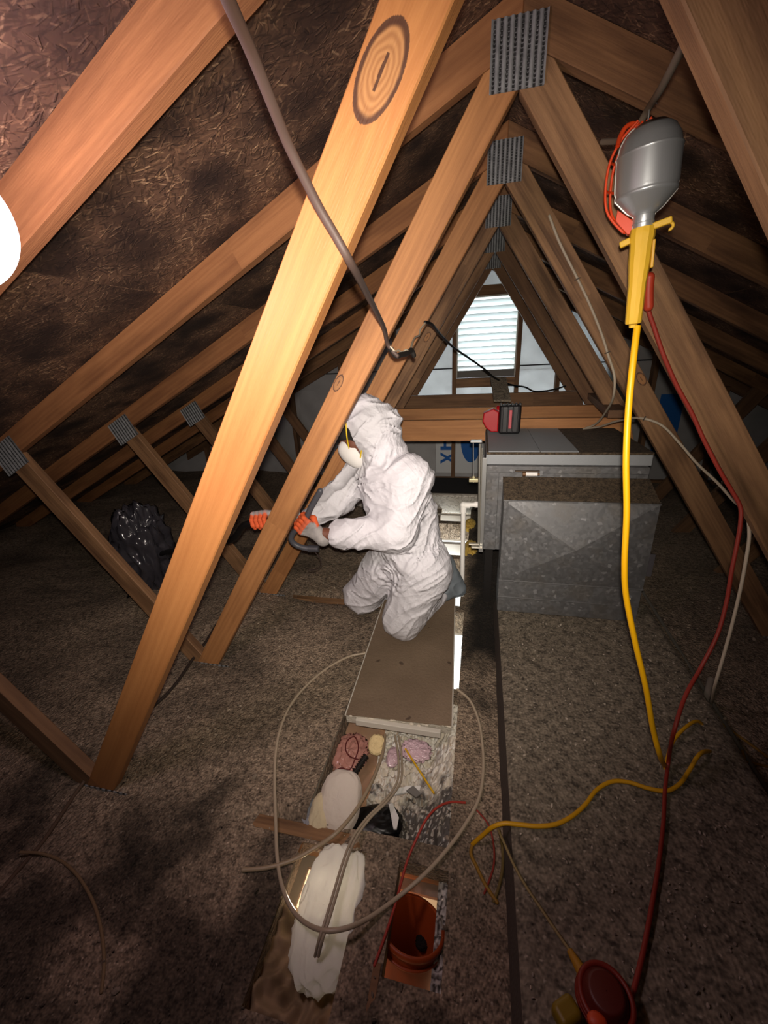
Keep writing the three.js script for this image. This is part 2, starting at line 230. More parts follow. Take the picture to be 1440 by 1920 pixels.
// ceiling board of the storey below, the room seen through the open bays, and the added window that lights it
{
  const dw = std({ color: 0x8d8172, roughness: 0.95 });
  // slab under the layer with openings where the bays are open to below
  const s = new THREE.Shape([[-4.2, -1.5], [4.3, -1.5], [4.3, 4.5], [-4.2, 4.5]].map(p => new THREE.Vector2(...p)));
  for (const [a, b, c, e] of HOLES.slice(3)) s.holes.push(new THREE.Path([[a, c], [a, e], [b, e], [b, c]].map(p => new THREE.Vector2(...p))));
  for (const [a, b, c, e] of [HOLES[0], [-0.475, -0.010, 0.345, 0.692]]) s.holes.push(new THREE.Path([[a, c], [a, e], [b, e], [b, c]].map(p => new THREE.Vector2(...p))));
  const g = new THREE.ExtrudeGeometry(s, { depth: 0.013, bevelEnabled: false }); g.rotateX(-Math.PI / 2); g.translate(0, -0.143, 0);
  struct('ceiling_lower_room', g, dw);
  // dropped soffit floor under the near bays
  struct('trim_1', [box(-0.60, 0.02, -H - 0.62, -H - 0.60, 0.2, 1.31, 0), box(-0.62, -0.60, -H - 0.62, -H - 0.13, 0.2, 1.31, 0), box(0.02, 0.04, -H - 0.62, -H - 0.13, 0.2, 1.31, 0), box(-0.6, 0.02, -H - 0.62, -H - 0.13, 0.18, 0.2, 0)], std({ color: 0x6d6154, roughness: 1 }));
  const wl = std({ color: 0xe9ebe8, roughness: 0.8 });
  struct('floor_lower_room', box(-1.3, 0.9, -3.8, -3.76, 1.31, 3.9, 0), std({ color: 0xd8d4cc, roughness: 0.7 }));
  struct('wall_lower_far', box(-1.3, 0.9, -3.8, -H - 0.13, 3.9, 3.94, 0), wl); struct('wall_lower_near', box(-1.3, 0.9, -3.8, -H - 0.13, 1.29, 1.31, 0), wl);
  struct('wall_lower_left', box(-1.34, -1.3, -3.8, -H - 0.13, 1.29, 3.94, 0), wl); struct('wall_lower_right', box(0.9, 0.94, -3.8, -H - 0.13, 1.29, 3.94, 0), wl);
  { // unseen bulb added under the near bays to light the bag and pads
    const b = new THREE.Group(); b.name = 'added_bulb_2'; b.userData.kind = 'structure'; b.position.copy(V(-0.50, -1.72, 0.78)); scene.add(b);
    mesh('bulb', new THREE.SphereGeometry(0.03, 20, 14), std({ color: 0xffffff, emissive: 0xffe2b0, emissiveIntensity: 8 }), b);
    const l = new THREE.PointLight(0xffe6c6, 2.6, 0, 2); l.castShadow = true; l.shadow.radius = 1.5; b.add(l);
  }
  const win = new THREE.Group(); win.name = 'added_window_2'; win.userData.kind = 'structure'; scene.add(win);  // unseen glowing window, added to light the room below
  mesh('pane', box(0.880, 0.888, -3.2, -1.9, 1.7, 3.2, 0), std({ color: 0xffffff, emissive: 0xeaf6ff, emissiveIntensity: 1.6 }), win);
  mesh('frame', [box(0.872, 0.90, -3.24, -3.2, 1.66, 3.24), box(0.872, 0.90, -1.9, -1.86, 1.66, 3.24), box(0.872, 0.90, -3.2, -1.9, 1.66, 1.7), box(0.872, 0.90, -3.2, -1.9, 3.2, 3.24)], M.white, win);
  const ra = new THREE.RectAreaLight(0xf2f8ff, 15, 1.5, 1.3); ra.position.copy(V(0.865, -2.55, 2.45)); ra.lookAt(V(-1, -2.55, 2.45)); scene.add(ra);
}
// end walls and eaves
{
  struct('wall_near', box(-4.3, 4.4, -1.5, 1.2, -1.56, -1.5, 0), M.dark);
  struct('wall_left', box(-4.30, -4.15, -1.6, -0.9, -1.5, 4.6, 0), M.dark); struct('wall_right', box(4.30, 4.42, -1.6, -0.9, -1.5, 4.6, 0), M.dark);
}
// gable wall: foam boards over studs, blue print, louvred vent
const LV = { x0: -0.235, x1: 0.318, y0: -0.215, y1: 0.428 };
{
  const wall = new THREE.Group(); wall.name = 'wall_far'; wall.userData.kind = 'structure'; scene.add(wall);
  const foamN = dataTex(256, 256, (a, b) => { const t = 0.62 + 0.18 * fbm(a * 5, b * 5, 3, 4); return S3([t, t * 1.0, t * 1.0]); }, true, [1, 1]);
  const foam = new THREE.MeshPhysicalMaterial({ map: foamN, roughness: 0.9, transmission: 0.42, thickness: 0 });
  const blue = std({ color: 0x0f63b0, roughness: 0.6 });
  // boards: x ranges by y ranges, clipped round the vent
  const clip = (x0, x1, y0, y1) => { // polygon clipped under the roof slopes
    const up = (x) => Math.min(yL(x), yRt(x)) + RD; const a = Math.min(y1, up(x0)), b = Math.min(y1, up(x1)); if (a <= y0 && b <= y0) return null;
    const pts = [[x0, y0], [x1, y0]]; const n = 12; for (let i = 0; i <= n; i++) { const x = mix(x1, x0, i / n); pts.push([x, Math.max(y0 + 0.0005, Math.min(y1, up(x)))]); } return pts; };
  const addB = (x0, x1, y0, y1) => { const p = clip(x0, x1, y0, y1); if (!p) return; const s = new THREE.Shape(p.map(q => new THREE.Vector2(q[0], q[1] + H))); const g = new THREE.ExtrudeGeometry(s, { depth: 0.022, bevelEnabled: false }); g.translate(0, 0, -ZW - 0.03 - 0.022); mesh('foam_board', boxUV(g), foam, wall); };
  for (let i = -4; i < 4; i++) { const a = LV.x0 - 0.03 + (i + 0) * 1.10, b = a + 1.10; for (const [c, d] of [[-1.42, -0.80], [-0.80, -0.19], [-0.19, 0.42], [0.42, 0.8]]) {
    if (i === 0 && c === -0.19) { addB(LV.x1 + 0.02, b, c, d); continue; }
    if (i === 0 && c === -0.80) { addB(a, b, c, -0.232); addB(LV.x1 + 0.02, b, -0.232, d); continue; }
    if (i === 0 && c === 0.42) { addB(a, b, 0.44, d); continue; }
    addB(a, b, c, d); } }
  mesh('joint_tape', [box(-3, LV.x0 - 0.01, -0.196, -0.184, ZW + 0.026, ZW + 0.031, 0), box(LV.x1 + 0.01, 3, -0.196, -0.184, ZW + 0.026, ZW + 0.031, 0)], pl(0x1a1d22, 0.8), wall);
  // blue print on the boards
  for (const [x0, x1, y0, y1] of [[0.62, 0.80, 0.25, 0.47], [-0.36, -0.285, 0.22, 0.33], [1.66, 1.86, -1.05, -0.5], [-0.265, -0.245, -1.18, -0.95]]) mesh('blue_print', box(x0, x1, y0, y1, ZW + 0.0285, ZW + 0.0305, 0), blue, wall);
  { // rotated lettering and the rounded logo
    const c = document.createElement('canvas'); c.width = 512; c.height = 512; const g = c.getContext('2d'); g.fillStyle = '#cfd3d4'; g.fillRect(0, 0, 512, 512); g.fillStyle = '#0f5aa6';
    g.save(); g.translate(128, 218); g.rotate(Math.PI / 2); g.font = 'bold 214px sans-serif'; g.textAlign = 'right'; g.textBaseline = 'middle'; g.fillText('X', 190, 4); // A built from bars as printed
    g.fillRect(-110, -78, 26, 156); g.fillRect(-10, -78, 40, 156); g.fillRect(-110, -78, 140, 34); g.fillRect(-110, 12, 140, 30); g.restore();
    g.beginPath(); g.ellipse(386, 130, 112, 260, 0, 0, 7); g.fill(); g.fillStyle = '#cfd3d4'; g.beginPath(); g.ellipse(386, 30, 62, 96, 0, 0, 7); g.fill(); g.fillStyle = '#0f5aa6';
    const t = new THREE.CanvasTexture(c); t.colorSpace = THREE.SRGBColorSpace;
    const pg = new THREE.PlaneGeometry(0.50, 0.50); pg.translate(-0.205, -1.04 + H, -(ZW + 0.0275)); mesh('printed_lettering', pg, std({ map: t, roughness: 0.7 }), wall);
  }
  const studX = [-3.29, -2.68, -2.07, -1.46, -0.87, -0.263, 0.345, 0.72, 1.55, 2.15, 2.75];
  for (const x of studX) { const top = Math.min(yL(x), yRt(x)) + 0.02; if (top > -1.3) mesh('stud', timber([[x - 0.019, -1.45], [x + 0.019, -1.45], [x + 0.019, top], [x - 0.019, top]], ZW - 0.06, 0.089, [0, 1], rnd() * 2), M.woodC, wall); }
  mesh('header', timber([[-0.244, LV.y1 + 0.012], [0.326, LV.y1 + 0.012], [0.326, LV.y1 + 0.10], [-0.244, LV.y1 + 0.10]], ZW - 0.05, 0.075, [1, 0], 0.4), M.woodC, wall);
  mesh('sill', timber([[-0.244, -0.375], [0.326, -0.375], [0.326, -0.288], [-0.244, -0.288]], ZW - 0.05, 0.075, [1, 0], 0.9), M.woodB, wall);
  mesh('top_chord', timber([[-3.6, yL(-3.6)], [XR, YR], [XR, YR + RD], [-3.6, yL(-3.6) + RD]], ZW - 0.03, 0.04, [1, 0.49], 0.2), M.woodC, wall);
  mesh('top_chord', timber([[XR, YR], [3.6, yRt(3.6)], [3.6, yRt(3.6) + RD], [XR, YR + RD]], ZW - 0.03, 0.04, [1, -0.53], 1.2), M.woodC, wall);
  mesh('bottom_plate', timber([[-3.8, -1.44], [3.8, -1.44], [3.8, -1.32], [-3.8, -1.32]], ZW - 0.05, 0.04, [1, 0], 0.3), M.woodC, wall);
  mesh('light_block_siding', [box(-4.2, -0.80, -1.6, 1.0, ZW + 0.062, ZW + 0.075, 0), box(1.16, 4.3, -1.6, 1.0, ZW + 0.062, ZW + 0.075, 0), box(-0.80, 1.16, -1.6, -0.62, ZW + 0.062, ZW + 0.075, 0)], M.dark, wall);  // unseen siding shaped to dim outer and lower boards, open round the vent
  // louvred vent
  const lv = thing('gable_vent', 'white louvred vent glowing with daylight in the far end wall', 'vent', V((LV.x0 + LV.x1) / 2, LV.y0, ZW));
  const vw = std({ color: 0xdfe6e6, roughness: 0.55 });
  const fr = [box(LV.x0 - 0.012, LV.x0 + 0.004, LV.y0 - 0.06, LV.y1 + 0.012, ZW - 0.05, ZW + 0.09), box(LV.x1 - 0.004, LV.x1 + 0.012, LV.y0 - 0.06, LV.y1 + 0.012, ZW - 0.05, ZW + 0.09), box(LV.x0, LV.x1, LV.y1, LV.y1 + 0.016, ZW - 0.05, ZW + 0.09)];
  mesh('frame', fr.map(g => under(lv, g)), pl(0xb9b4aa, 0.6), lv);
  mesh('bottom_flange', under(lv, box(LV.x0 - 0.002, LV.x1 + 0.002, LV.y0 - 0.066, LV.y0, ZW - 0.045, ZW + 0.03)), pl(0x6d6a66, 0.7, { metalness: 0.3 }), lv);
  const N = 11, dy = (LV.y1 - LV.y0) / N;
  for (let i = 0; i < N; i++) { const g = new RoundedBoxGeometry(LV.x1 - LV.x0, 0.003, 0.088, 1, 0.001); g.rotateX(-0.62); g.translate((LV.x0 + LV.x1) / 2, LV.y0 + dy * (i + 0.35) + H, -(ZW + 0.045)); mesh('slat', under(lv, g), vw, lv); }
}

// ---------------------------------------------------------------- roof trusses
const plateGeo = (() => { const g = new THREE.PlaneGeometry(1, 1, 32, 1), p = g.attributes.position; for (let i = 0; i < p.count; i++) p.setZ(i, 0.0035 + 0.0022 * Math.cos((p.getX(i) + 0.5) * 8 * 2 * Math.PI)); g.computeVertexNormals(); const b = new THREE.BoxGeometry(1, 1, 0.003).toNonIndexed(); b.translate(0, 0, 0.0005); return mergeGeometries([g.toNonIndexed(), b]); })();
function plate(x0, x1, y0, y1, z, parent, rot = 0) { const g = plateGeo.clone(); g.scale(x1 - x0, y1 - y0, 1); g.rotateZ(rot); g.translate((x0 + x1) / 2, (y0 + y1) / 2 + H, -z + 0.0005); return mesh('connector_plate', g, M.plate, parent); }
const webL = (y) => [-0.414 + 0.649 * y, -0.306 + 0.646 * y], webR = (y) => [0.444 - 0.671 * y, 0.559 - 0.673 * y];
const T = 0.038;
function truss(k, label, m, raised) {
  const z = Z0 + k * SP, t = thing('roof_truss', label, 'truss', new THREE.Vector3(0, 0, 0));
  const uo = 0.41 * k + 0.13;
  mesh('rafter', timber([[-4.02, yL(-4.02)], [XR, YR], [XR, YR + RD], [-4.02, yL(-4.02) + RD]], z, T, [1, 0.492], uo), m.rl, t);
  mesh('rafter', timber([[XR, YR], [4.16, yRt(4.16)], [4.16, yRt(4.16) + RD], [XR, YR + RD]], z, T, [1, -0.531], uo + 1.1), m.rr, t);
  const yb = raised ? raised[0] + 0.004 : -1.41, zz = z + (raised ? 0 : 0);
  const l = webL(yb), r = webR(yb);
  const lp = [[l[0], yb], [l[1], yb], [XR - 0.001, 0.574], [XR - 0.001, YR - 0.001], [-0.019, 0.607]];
  let lg;
  if (k === 0) { // the knot sits where the photograph shows it
    lg = timber(lp, zz, T, [0.647, 1]); const q = atZ(713, 137, z), d = Math.hypot(0.647, 1), ku = (q.x * 0.647 + (q.y - H)) / d, kw = (-q.x + (q.y - H) * 0.647) / d, uv = lg.attributes.uv; for (let i = 0; i < uv.count; i++) uv.setXY(i, uv.getX(i) - ku + 1.66, uv.getY(i) - kw + 0.15);
  } else lg = timber(lp, zz, T, [0.647, 1], uo * 1.7);
  mesh('web', lg, m.wl, t);
  mesh('web', timber([[r[0], yb], [r[1], yb], [0.1405, 0.609], [XR + 0.001, YR - 0.001], [XR + 0.001, 0.5635]], zz, T, [-0.672, 1], uo * 2.3 + 0.5), m.wr, t);
  const nm = M.woodC;
  mesh('bottom_chord', timber([[-4.0, -1.452], [4.15, -1.452], [4.15, -1.364], [-4.0, -1.364]], z, T, [1, 0], uo), M.woodB, t);
  mesh('short_web', timber([[-1.297, -1.40], [-1.189, -1.40], [-1.189 - 0.715, yL(-1.92) + 0.004], [-1.297 - 0.695, yL(-1.99) + 0.002]], z, T, [-0.57, 0.82], uo + 0.7), m.sw, t);
  mesh('short_web', timber([[1.40, -1.40], [1.508, -1.40], [2.13, yRt(2.13) + 0.002], [2.035, yRt(2.035) + 0.004]], z, T, [0.55, 0.83], uo + 0.3), m.sw, t);
  plate(-0.004, 0.121, 0.563, 0.694, z - 0.001, t);
  plate(-2.03, -1.88, yL(-1.95) - 0.055, yL(-1.95) + 0.07, z - 0.001, t, 0.45);
  if (raised) mesh('raised_chord', timber([[webL(raised[0])[0] - 0.03, raised[1]], [webR(raised[0])[1] + 0.03, raised[1]], [webR(raised[0])[1] - 0.005, raised[0]], [webL(raised[0])[0] + 0.005, raised[0]]], z + (k === 3 ? T + 0.001 : 0), T, [1, 0], uo * 2 + 0.4), m.ch, t);
  else { plate(-1.31, -1.12, -1.44, -1.345, z - 0.001, t); plate(1.35, 1.52, -1.44, -1.345, z - 0.001, t); }
  return t;
}
const T1 = truss(0, 'nearest roof truss, its left web a bright board with a large oval knot', { rl: M.raf1, rr: M.raf2, wl: M.hero, wr: M.woodB, sw: M.woodC });
plate(-0.375, -0.262, -1.452, -1.37, Z0 - 0.001, T1);
truss(1, 'second roof truss from the camera, its left web crossing in front of the white hood', { rl: M.raf1, rr: M.raf2, wl: M.woodA, wr: M.woodB, sw: M.woodB });
truss(2, 'third roof truss, with the thin white cable stapled down its right web', { rl: M.raf1, rr: M.raf2, wl: M.woodA, wr: M.woodB, sw: M.woodB });
truss(3, 'fourth roof truss, the first with a raised crosspiece, just behind the air handler', { rl: M.raf1, rr: M.raf2, wl: M.woodB, wr: M.woodB, sw: M.woodB, ch: M.woodA }, [-0.412, -0.543]);
truss(4, 'fifth roof truss, the middle one of the three with raised crosspieces', { rl: M.raf1, rr: M.raf2, wl: M.woodB, wr: M.woodC, sw: M.woodC, ch: M.woodA }, [-0.415, -0.555]);
truss(5, 'sixth roof truss, with the darkest raised crosspiece nearest the louvred vent', { rl: M.raf2, rr: M.raf2, wl: M.woodC, wr: M.woodC, sw: M.woodC, ch: M.woodC }, [-0.380, -0.50]);
tag(mesh('brace_board', (() => { const g = boxUV(new THREE.BoxGeometry(0.089, 0.038, 2.3)); g.rotateY(-0.10); g.translate(0.80, -0.352 + H, -3.45); return g; })(), M.woodC), 'dark flat brace board lying across the raised crosspieces, right of the cordless driver', 'board');

// ---------------------------------------------------------------- air handler, plenum, trunk duct
{
  const a = thing('air_handler', 'grey galvanised air handler cabinet on a stand behind the creased plenum', 'air handler', V(0.39, -0.99, 2.26));
  const A = (n, g, m) => mesh(n, Array.isArray(g) ? g.map(q => under(a, q)) : under(a, g), m, a);
  A('cabinet', box(0.0418, 0.7487, -0.9895, -0.5338, 1.9716, 2.5482, 0.006), M.galv);
  A('upper_flange', [box(0.0372, 0.7533, -0.5301, -0.4799, 1.9642, 2.5575, 0.004)], M.cleanSheet);
  A('top_cover', box(0.0391, 0.7514, -0.478, -0.4669, 1.953, 2.5575, 0.003), M.dustTop);
  A('access_panel', [box(0.0484, 0.279, -0.4669, -0.4622, 1.9567, 2.5436, 0.002), box(0.2809, 0.4464, -0.4669, -0.4631, 1.9567, 2.5436, 0.002)], M.cleanSheet);
  A('front_frame', [box(0.0418, 0.7487, -0.5692, -0.5357, 1.9604, 1.9735, 0.003), box(0.0418, 0.1023, -0.9858, -0.5692, 1.9642, 1.9735, 0.003), box(0.7022, 0.7487, -0.9858, -0.5692, 1.9642, 1.9735, 0.003)], M.galv);
  A('corner_angle', [box(0.0205, 0.026, -0.9951, -0.4929, 1.953, 1.9995, 0.001), box(0.0205, 0.0418, -0.9951, -0.4929, 1.9493, 1.953, 0.001)], M.steel);
  for (const [x, z] of [[0.075, 2.04], [0.715, 2.04], [0.075, 2.49], [0.715, 2.49]]) A('stand_leg', box(x - 0.02, x + 0.02, -1.45, -0.99, z - 0.02, z + 0.02), M.dark);
}
{
  const p = thing('return_plenum', 'galvanised sheet metal plenum box with a cross-creased front face', 'duct', V(0.44, -1.25, 1.98));
  const A = (n, g, m) => mesh(n, Array.isArray(g) ? g.map(q => under(p, q)) : under(p, g), m, p);
  const x0 = 0.122, x1 = 0.752, yb = -1.066, yt = -0.652, z = 1.80, zb = 1.962, ytb = -0.588;
  const c = [(x0 + x1) / 2, (yb + yt) / 2 + H, -(z - 0.055)], q = [[x0, yt + H, -z], [x1, yt + H, -z], [x1, yb + H, -z], [x0, yb + H, -z]], P = [];
  for (let i = 0; i < 4; i++) P.push(...q[i], ...c, ...q[(i + 1) % 4]);
  const g = new THREE.BufferGeometry(); g.setAttribute('position', new THREE.Float32BufferAttribute(P, 3)); g.computeVertexNormals(); A('creased_front', boxUV(g), M.galv);
  const sheet = (x) => { const sh = new THREE.Shape([[z, yb], [zb, yb], [zb, ytb], [z, yt]].map(q => new THREE.Vector2(q[0], q[1] + H))); const e = new THREE.ExtrudeGeometry(sh, { depth: 0.004, bevelEnabled: false }); e.rotateY(Math.PI / 2); e.translate(x, 0, 0); return boxUV(e); };
  A('side_sheet', [sheet(x0), sheet(x1 - 0.004), box(x0, x1, yb, yb + 0.004, z + 0.002, zb, 0)], M.galv);
  { const e = new THREE.BoxGeometry(x1 - x0 + 0.004, 0.004, Math.hypot(zb - z, ytb - yt)); e.rotateX(Math.atan2(ytb - yt, zb - z)); e.translate((x0 + x1) / 2, (yt + ytb) / 2 + H - 0.001, -(z + zb) / 2); A('top_sheet', boxUV(e), M.dustTop); }
  A('edge_seam', [box(x0 - 0.004, x1 + 0.004, yt - 0.003, yt + 0.003, z - 0.004, z + 0.008), box(x0 + 0.012, x0 + 0.02, yb, yt, z - 0.004, z + 0.002), box(x0 - 0.004, x1 + 0.004, yb - 0.004, yb + 0.004, z - 0.004, z + 0.008)], M.galv);
  A('lower_collar', [box(x0 - 0.002, x1 + 0.0, -1.245, yb - 0.004, z + 0.003, zb, 0.003), box(x0 - 0.003, x1 + 0.001, -1.165, -1.158, z, z + 0.02, 0.002)], M.galv);
}
{
  const t = thing('trunk_duct', 'long low dust-covered duct running towards the camera from the plenum', 'duct', V(0.49, -1.40, 1.2));
  { const s = new THREE.Shape([[0.100, -1.40], [0.86, -1.40], [0.86, -1.262], [0.128, -1.262]].map(p => new THREE.Vector2(p[0], p[1] + H))); const g = new THREE.ExtrudeGeometry(s, { depth: 1.88, bevelEnabled: false }); g.translate(0, 0, -1.98); mesh('duct_body', under(t, boxUV(g)), std({ color: 0x4a4038, roughness: 0.9, bumpMap: insBump, bumpScale: 0.002 }), t); }
  const g = new THREE.PlaneGeometry(0.736, 1.86, 50, 120); g.rotateX(-Math.PI / 2); g.translate(0.494, 0, -1.04); const p = g.attributes.position, uv = g.attributes.uv;
  for (let i = 0; i < p.count; i++) { const x = p.getX(i), z = -p.getZ(i), e = sm(0, 0.02, Math.min(x - 0.126, 0.862 - x)); p.setY(i, H - 1.2625 + e * (0.012 + 0.008 * fbm(x * 8, z * 8, 3, 3) + 0.003 * ns(x * 40, z * 40))); uv.setXY(i, x * 0.8, z * 0.8); }
  g.computeVertexNormals(); mesh('dust_cover', under(t, g), M.insGrey, t);
  // grit on the duct
  const n = 900, fm = new THREE.InstancedMesh(new THREE.IcosahedronGeometry(1, 0), std({ roughness: 1 }), n), mt = new THREE.Matrix4(), q = new THREE.Quaternion(), col = new THREE.Color();
  for (let i = 0; i < n; i++) { const x = rr(0.14, 0.84), z = rr(0.25, 1.75), s = rr(0.0012, 0.0042); q.setFromEuler(new THREE.Euler(rr(0, 6), rr(0, 6), rr(0, 6))); mt.compose(new THREE.Vector3(x, H - 1.248 + s * 0.3, -z).sub(t.position), q, new THREE.Vector3(s * rr(0.7, 1.8), s * 0.6, s)); fm.setMatrixAt(i, mt); const k = rnd(); col.setRGB(mix(0.18, 0.55, k * k), mix(0.15, 0.47, k * k), mix(0.12, 0.38, k * k)); fm.setColorAt(i, col); }
  fm.name = 'grit'; fm.userData.kind = 'stuff'; t.add(fm);
}
{ // hanger beside the cabinet
  const h = thing('hanger_rod', 'thin threaded hanger rod with a small strut end left of the air handler', 'rod', atZ(889, 900, 1.955));
  mesh('rod', under(h, cyl(atZ(887.5, 828, 1.955), atZ(888, 905, 1.955), 0.0025, 0.0025, 8)), M.steel, h);
  { const q = atZ(888, 900, 1.955); const a = new RoundedBoxGeometry(0.045, 0.016, 0.03, 1, 0.003); a.translate(q.x, q.y, q.z); const b = new RoundedBoxGeometry(0.012, 0.012, 0.02, 1, 0.002); b.translate(q.x, q.y + 0.014, q.z); mesh('strut_end', [under(h, a), under(h, b)], pl(0xc9c19a, 0.4, { metalness: 0.5 }), h); }
  { const q = atZ(893, 827, 1.955); const a = new RoundedBoxGeometry(0.055, 0.012, 0.03, 1, 0.003); a.translate(q.x, q.y, q.z); mesh('top_bracket', under(h, a), M.steel, h); }
  const r = thing('strut_channel', 'tall narrow metal strut channel along the left edge of the air handler', 'strut', atZ(900, 930, 1.945));
  mesh('channel', [under(r, cyl(atZ(900, 832, 1.95), atZ(897, 1022, 1.95), 0.006, 0.006, 4)), under(r, cyl(atZ(904, 840, 1.95), atZ(899, 1022, 1.95), 0.004, 0.004, 4))], pl(0x8d8a80, 0.5, { metalness: 0.4 }), r);
  { const g = []; for (const [u, v] of [[889, 1020], [894, 1026]]) { const q = atZ(u, v, 1.935); const b = new RoundedBoxGeometry(0.055, 0.007, 0.02, 1, 0.002); b.translate(q.x, q.y, q.z); g.push(under(r, b)); } mesh('foot_clip', g, pl(0xd5d0c0, 0.4, { metalness: 0.4 }), r); }
}
{ // white drain pipe
  const t = thing('drain_pipe', 'white plastic drain pipe with an elbow, dropping from the air handler into the floor', 'pipe', atZ(868, 1050, 2.02));
  const e = atZ(869, 947, 2.02), r = atZ(899, 946, 2.02), b = atZ(867, 1085, 2.06); b.y = Math.min(b.y, 0.02);
  mesh('pipe', [under(t, cyl(e.clone(), r, 0.0125)), under(t, cyl(e.clone(), b, 0.0125))], M.white, t);
  const el = e.clone(); mesh('elbow', [under(t, new THREE.SphereGeometry(0.018, 14, 10).translate(el.x, el.y, el.z)), under(t, cyl(el.clone(), el.clone().add(new THREE.Vector3(0.034, 0, 0)), 0.0165)), under(t, cyl(el.clone(), el.clone().add(new THREE.Vector3(0, -0.04, 0)), 0.0165))], M.white, t);
  mesh('coupling', under(t, cyl(atZ(890, 946, 2.02), atZ(896, 946, 2.02), 0.0165)), M.white, t);
}
{ // ceramic-looking connector on the plenum front edge
  const q = atZ(994, 889, 1.945), t = thing('wire_connector', 'small white wire connector with copper ends above the plenum', 'connector', q);
  const s = (a, b, r, m, n) => mesh(n, cyl(new THREE.Vector3(a, 0, 0), new THREE.Vector3(b, 0, 0), r, r, 12), m, t);
  s(-0.02, 0.032, 0.0095, M.white, 'sleeve'); s(-0.034, -0.02, 0.012, pl(0x6a4d33, 0.5, { metalness: 0.4 }), 'ferrule'); s(0.032, 0.042, 0.007, pl(0x6a4d33, 0.5, { metalness: 0.4 }), 'ferrule');
  { const a = new RoundedBoxGeometry(0.11, 0.006, 0.02, 1, 0.002); a.translate(-0.012, 0.012, -0.01); mesh('bracket', a, pl(0x57483a, 0.6, { metalness: 0.3 }), t); }
}
// cordless driver on the cabinet
{
  const q = V(0.128, -0.463, 2.42), t = thing('impact_driver', 'red and black cordless driver lying on top of the air handler', 'power tool', q);
  const red = pl(0xa80f18, 0.35), blk = pl(0x141416, 0.45);
  const P = (n, w, h, d, x, y, z, m, r = 0.01) => { const g = new RoundedBoxGeometry(w, h, d, 3, r); g.translate(x, y, z); return mesh(n, g, m, t); };
  P('battery', 0.115, 0.155, 0.07, 0.035, 0.085, 0.05, blk, 0.014);
  for (let i = 0; i < 4; i++) P('battery_rib', 0.007, 0.14, 0.012, -0.005 + i * 0.027, 0.085, 0.084, blk, 0.003);
  P('battery_stripe', 0.016, 0.10, 0.008, 0.036, 0.088, 0.087, pl(0xb84a52, 0.4), 0.003);
  for (let i = 0; i < 6; i++) P('latch', 0.012, 0.012, 0.03, -0.015 + i * 0.02, 0.165, 0.06, blk, 0.003);
  { const s = new THREE.Shape([[-0.03, 0.02], [-0.03, 0.12], [-0.055, 0.135], [-0.10, 0.115], [-0.105, 0.075], [-0.085, 0.04], [-0.06, 0.02]].map(p => new THREE.Vector2(...p))); const g = new THREE.ExtrudeGeometry(s, { depth: 0.05, bevelEnabled: true, bevelSize: 0.006, bevelThickness: 0.006, bevelSegments: 2 }); g.translate(0, 0, 0.0); mesh('housing', g, red, t); }
  { const g = cyl(new THREE.Vector3(0.03, 0.06, 0.02), new THREE.Vector3(0.03, 0.09, -0.14), 0.022, 0.026, 14); mesh('grip', g, blk, t); }
  { const g = cyl(new THREE.Vector3(-0.03, 0.10, -0.15), new THREE.Vector3(0.09, 0.10, -0.15), 0.033, 0.033, 16); mesh('motor_housing', g, red, t); }
}
{ const a = atZ(934, 708, 3.30), b = atZ(942, 752, 2.95); const d = b.clone().sub(a), g = new RoundedBoxGeometry(0.115, d.length(), 0.014, 1, 0.003); g.applyQuaternion(new THREE.Quaternion().setFromUnitVectors(new THREE.Vector3(0, 1, 0), d.clone().normalize())); const c = a.clone().add(b).multiplyScalar(0.5); g.translate(c.x, c.y, c.z); tag(mesh('scrap_panel', boxUV(g), M.insGrey), 'grey scrap panel leaning below the louvred vent, behind the cordless driver', 'panel'); }

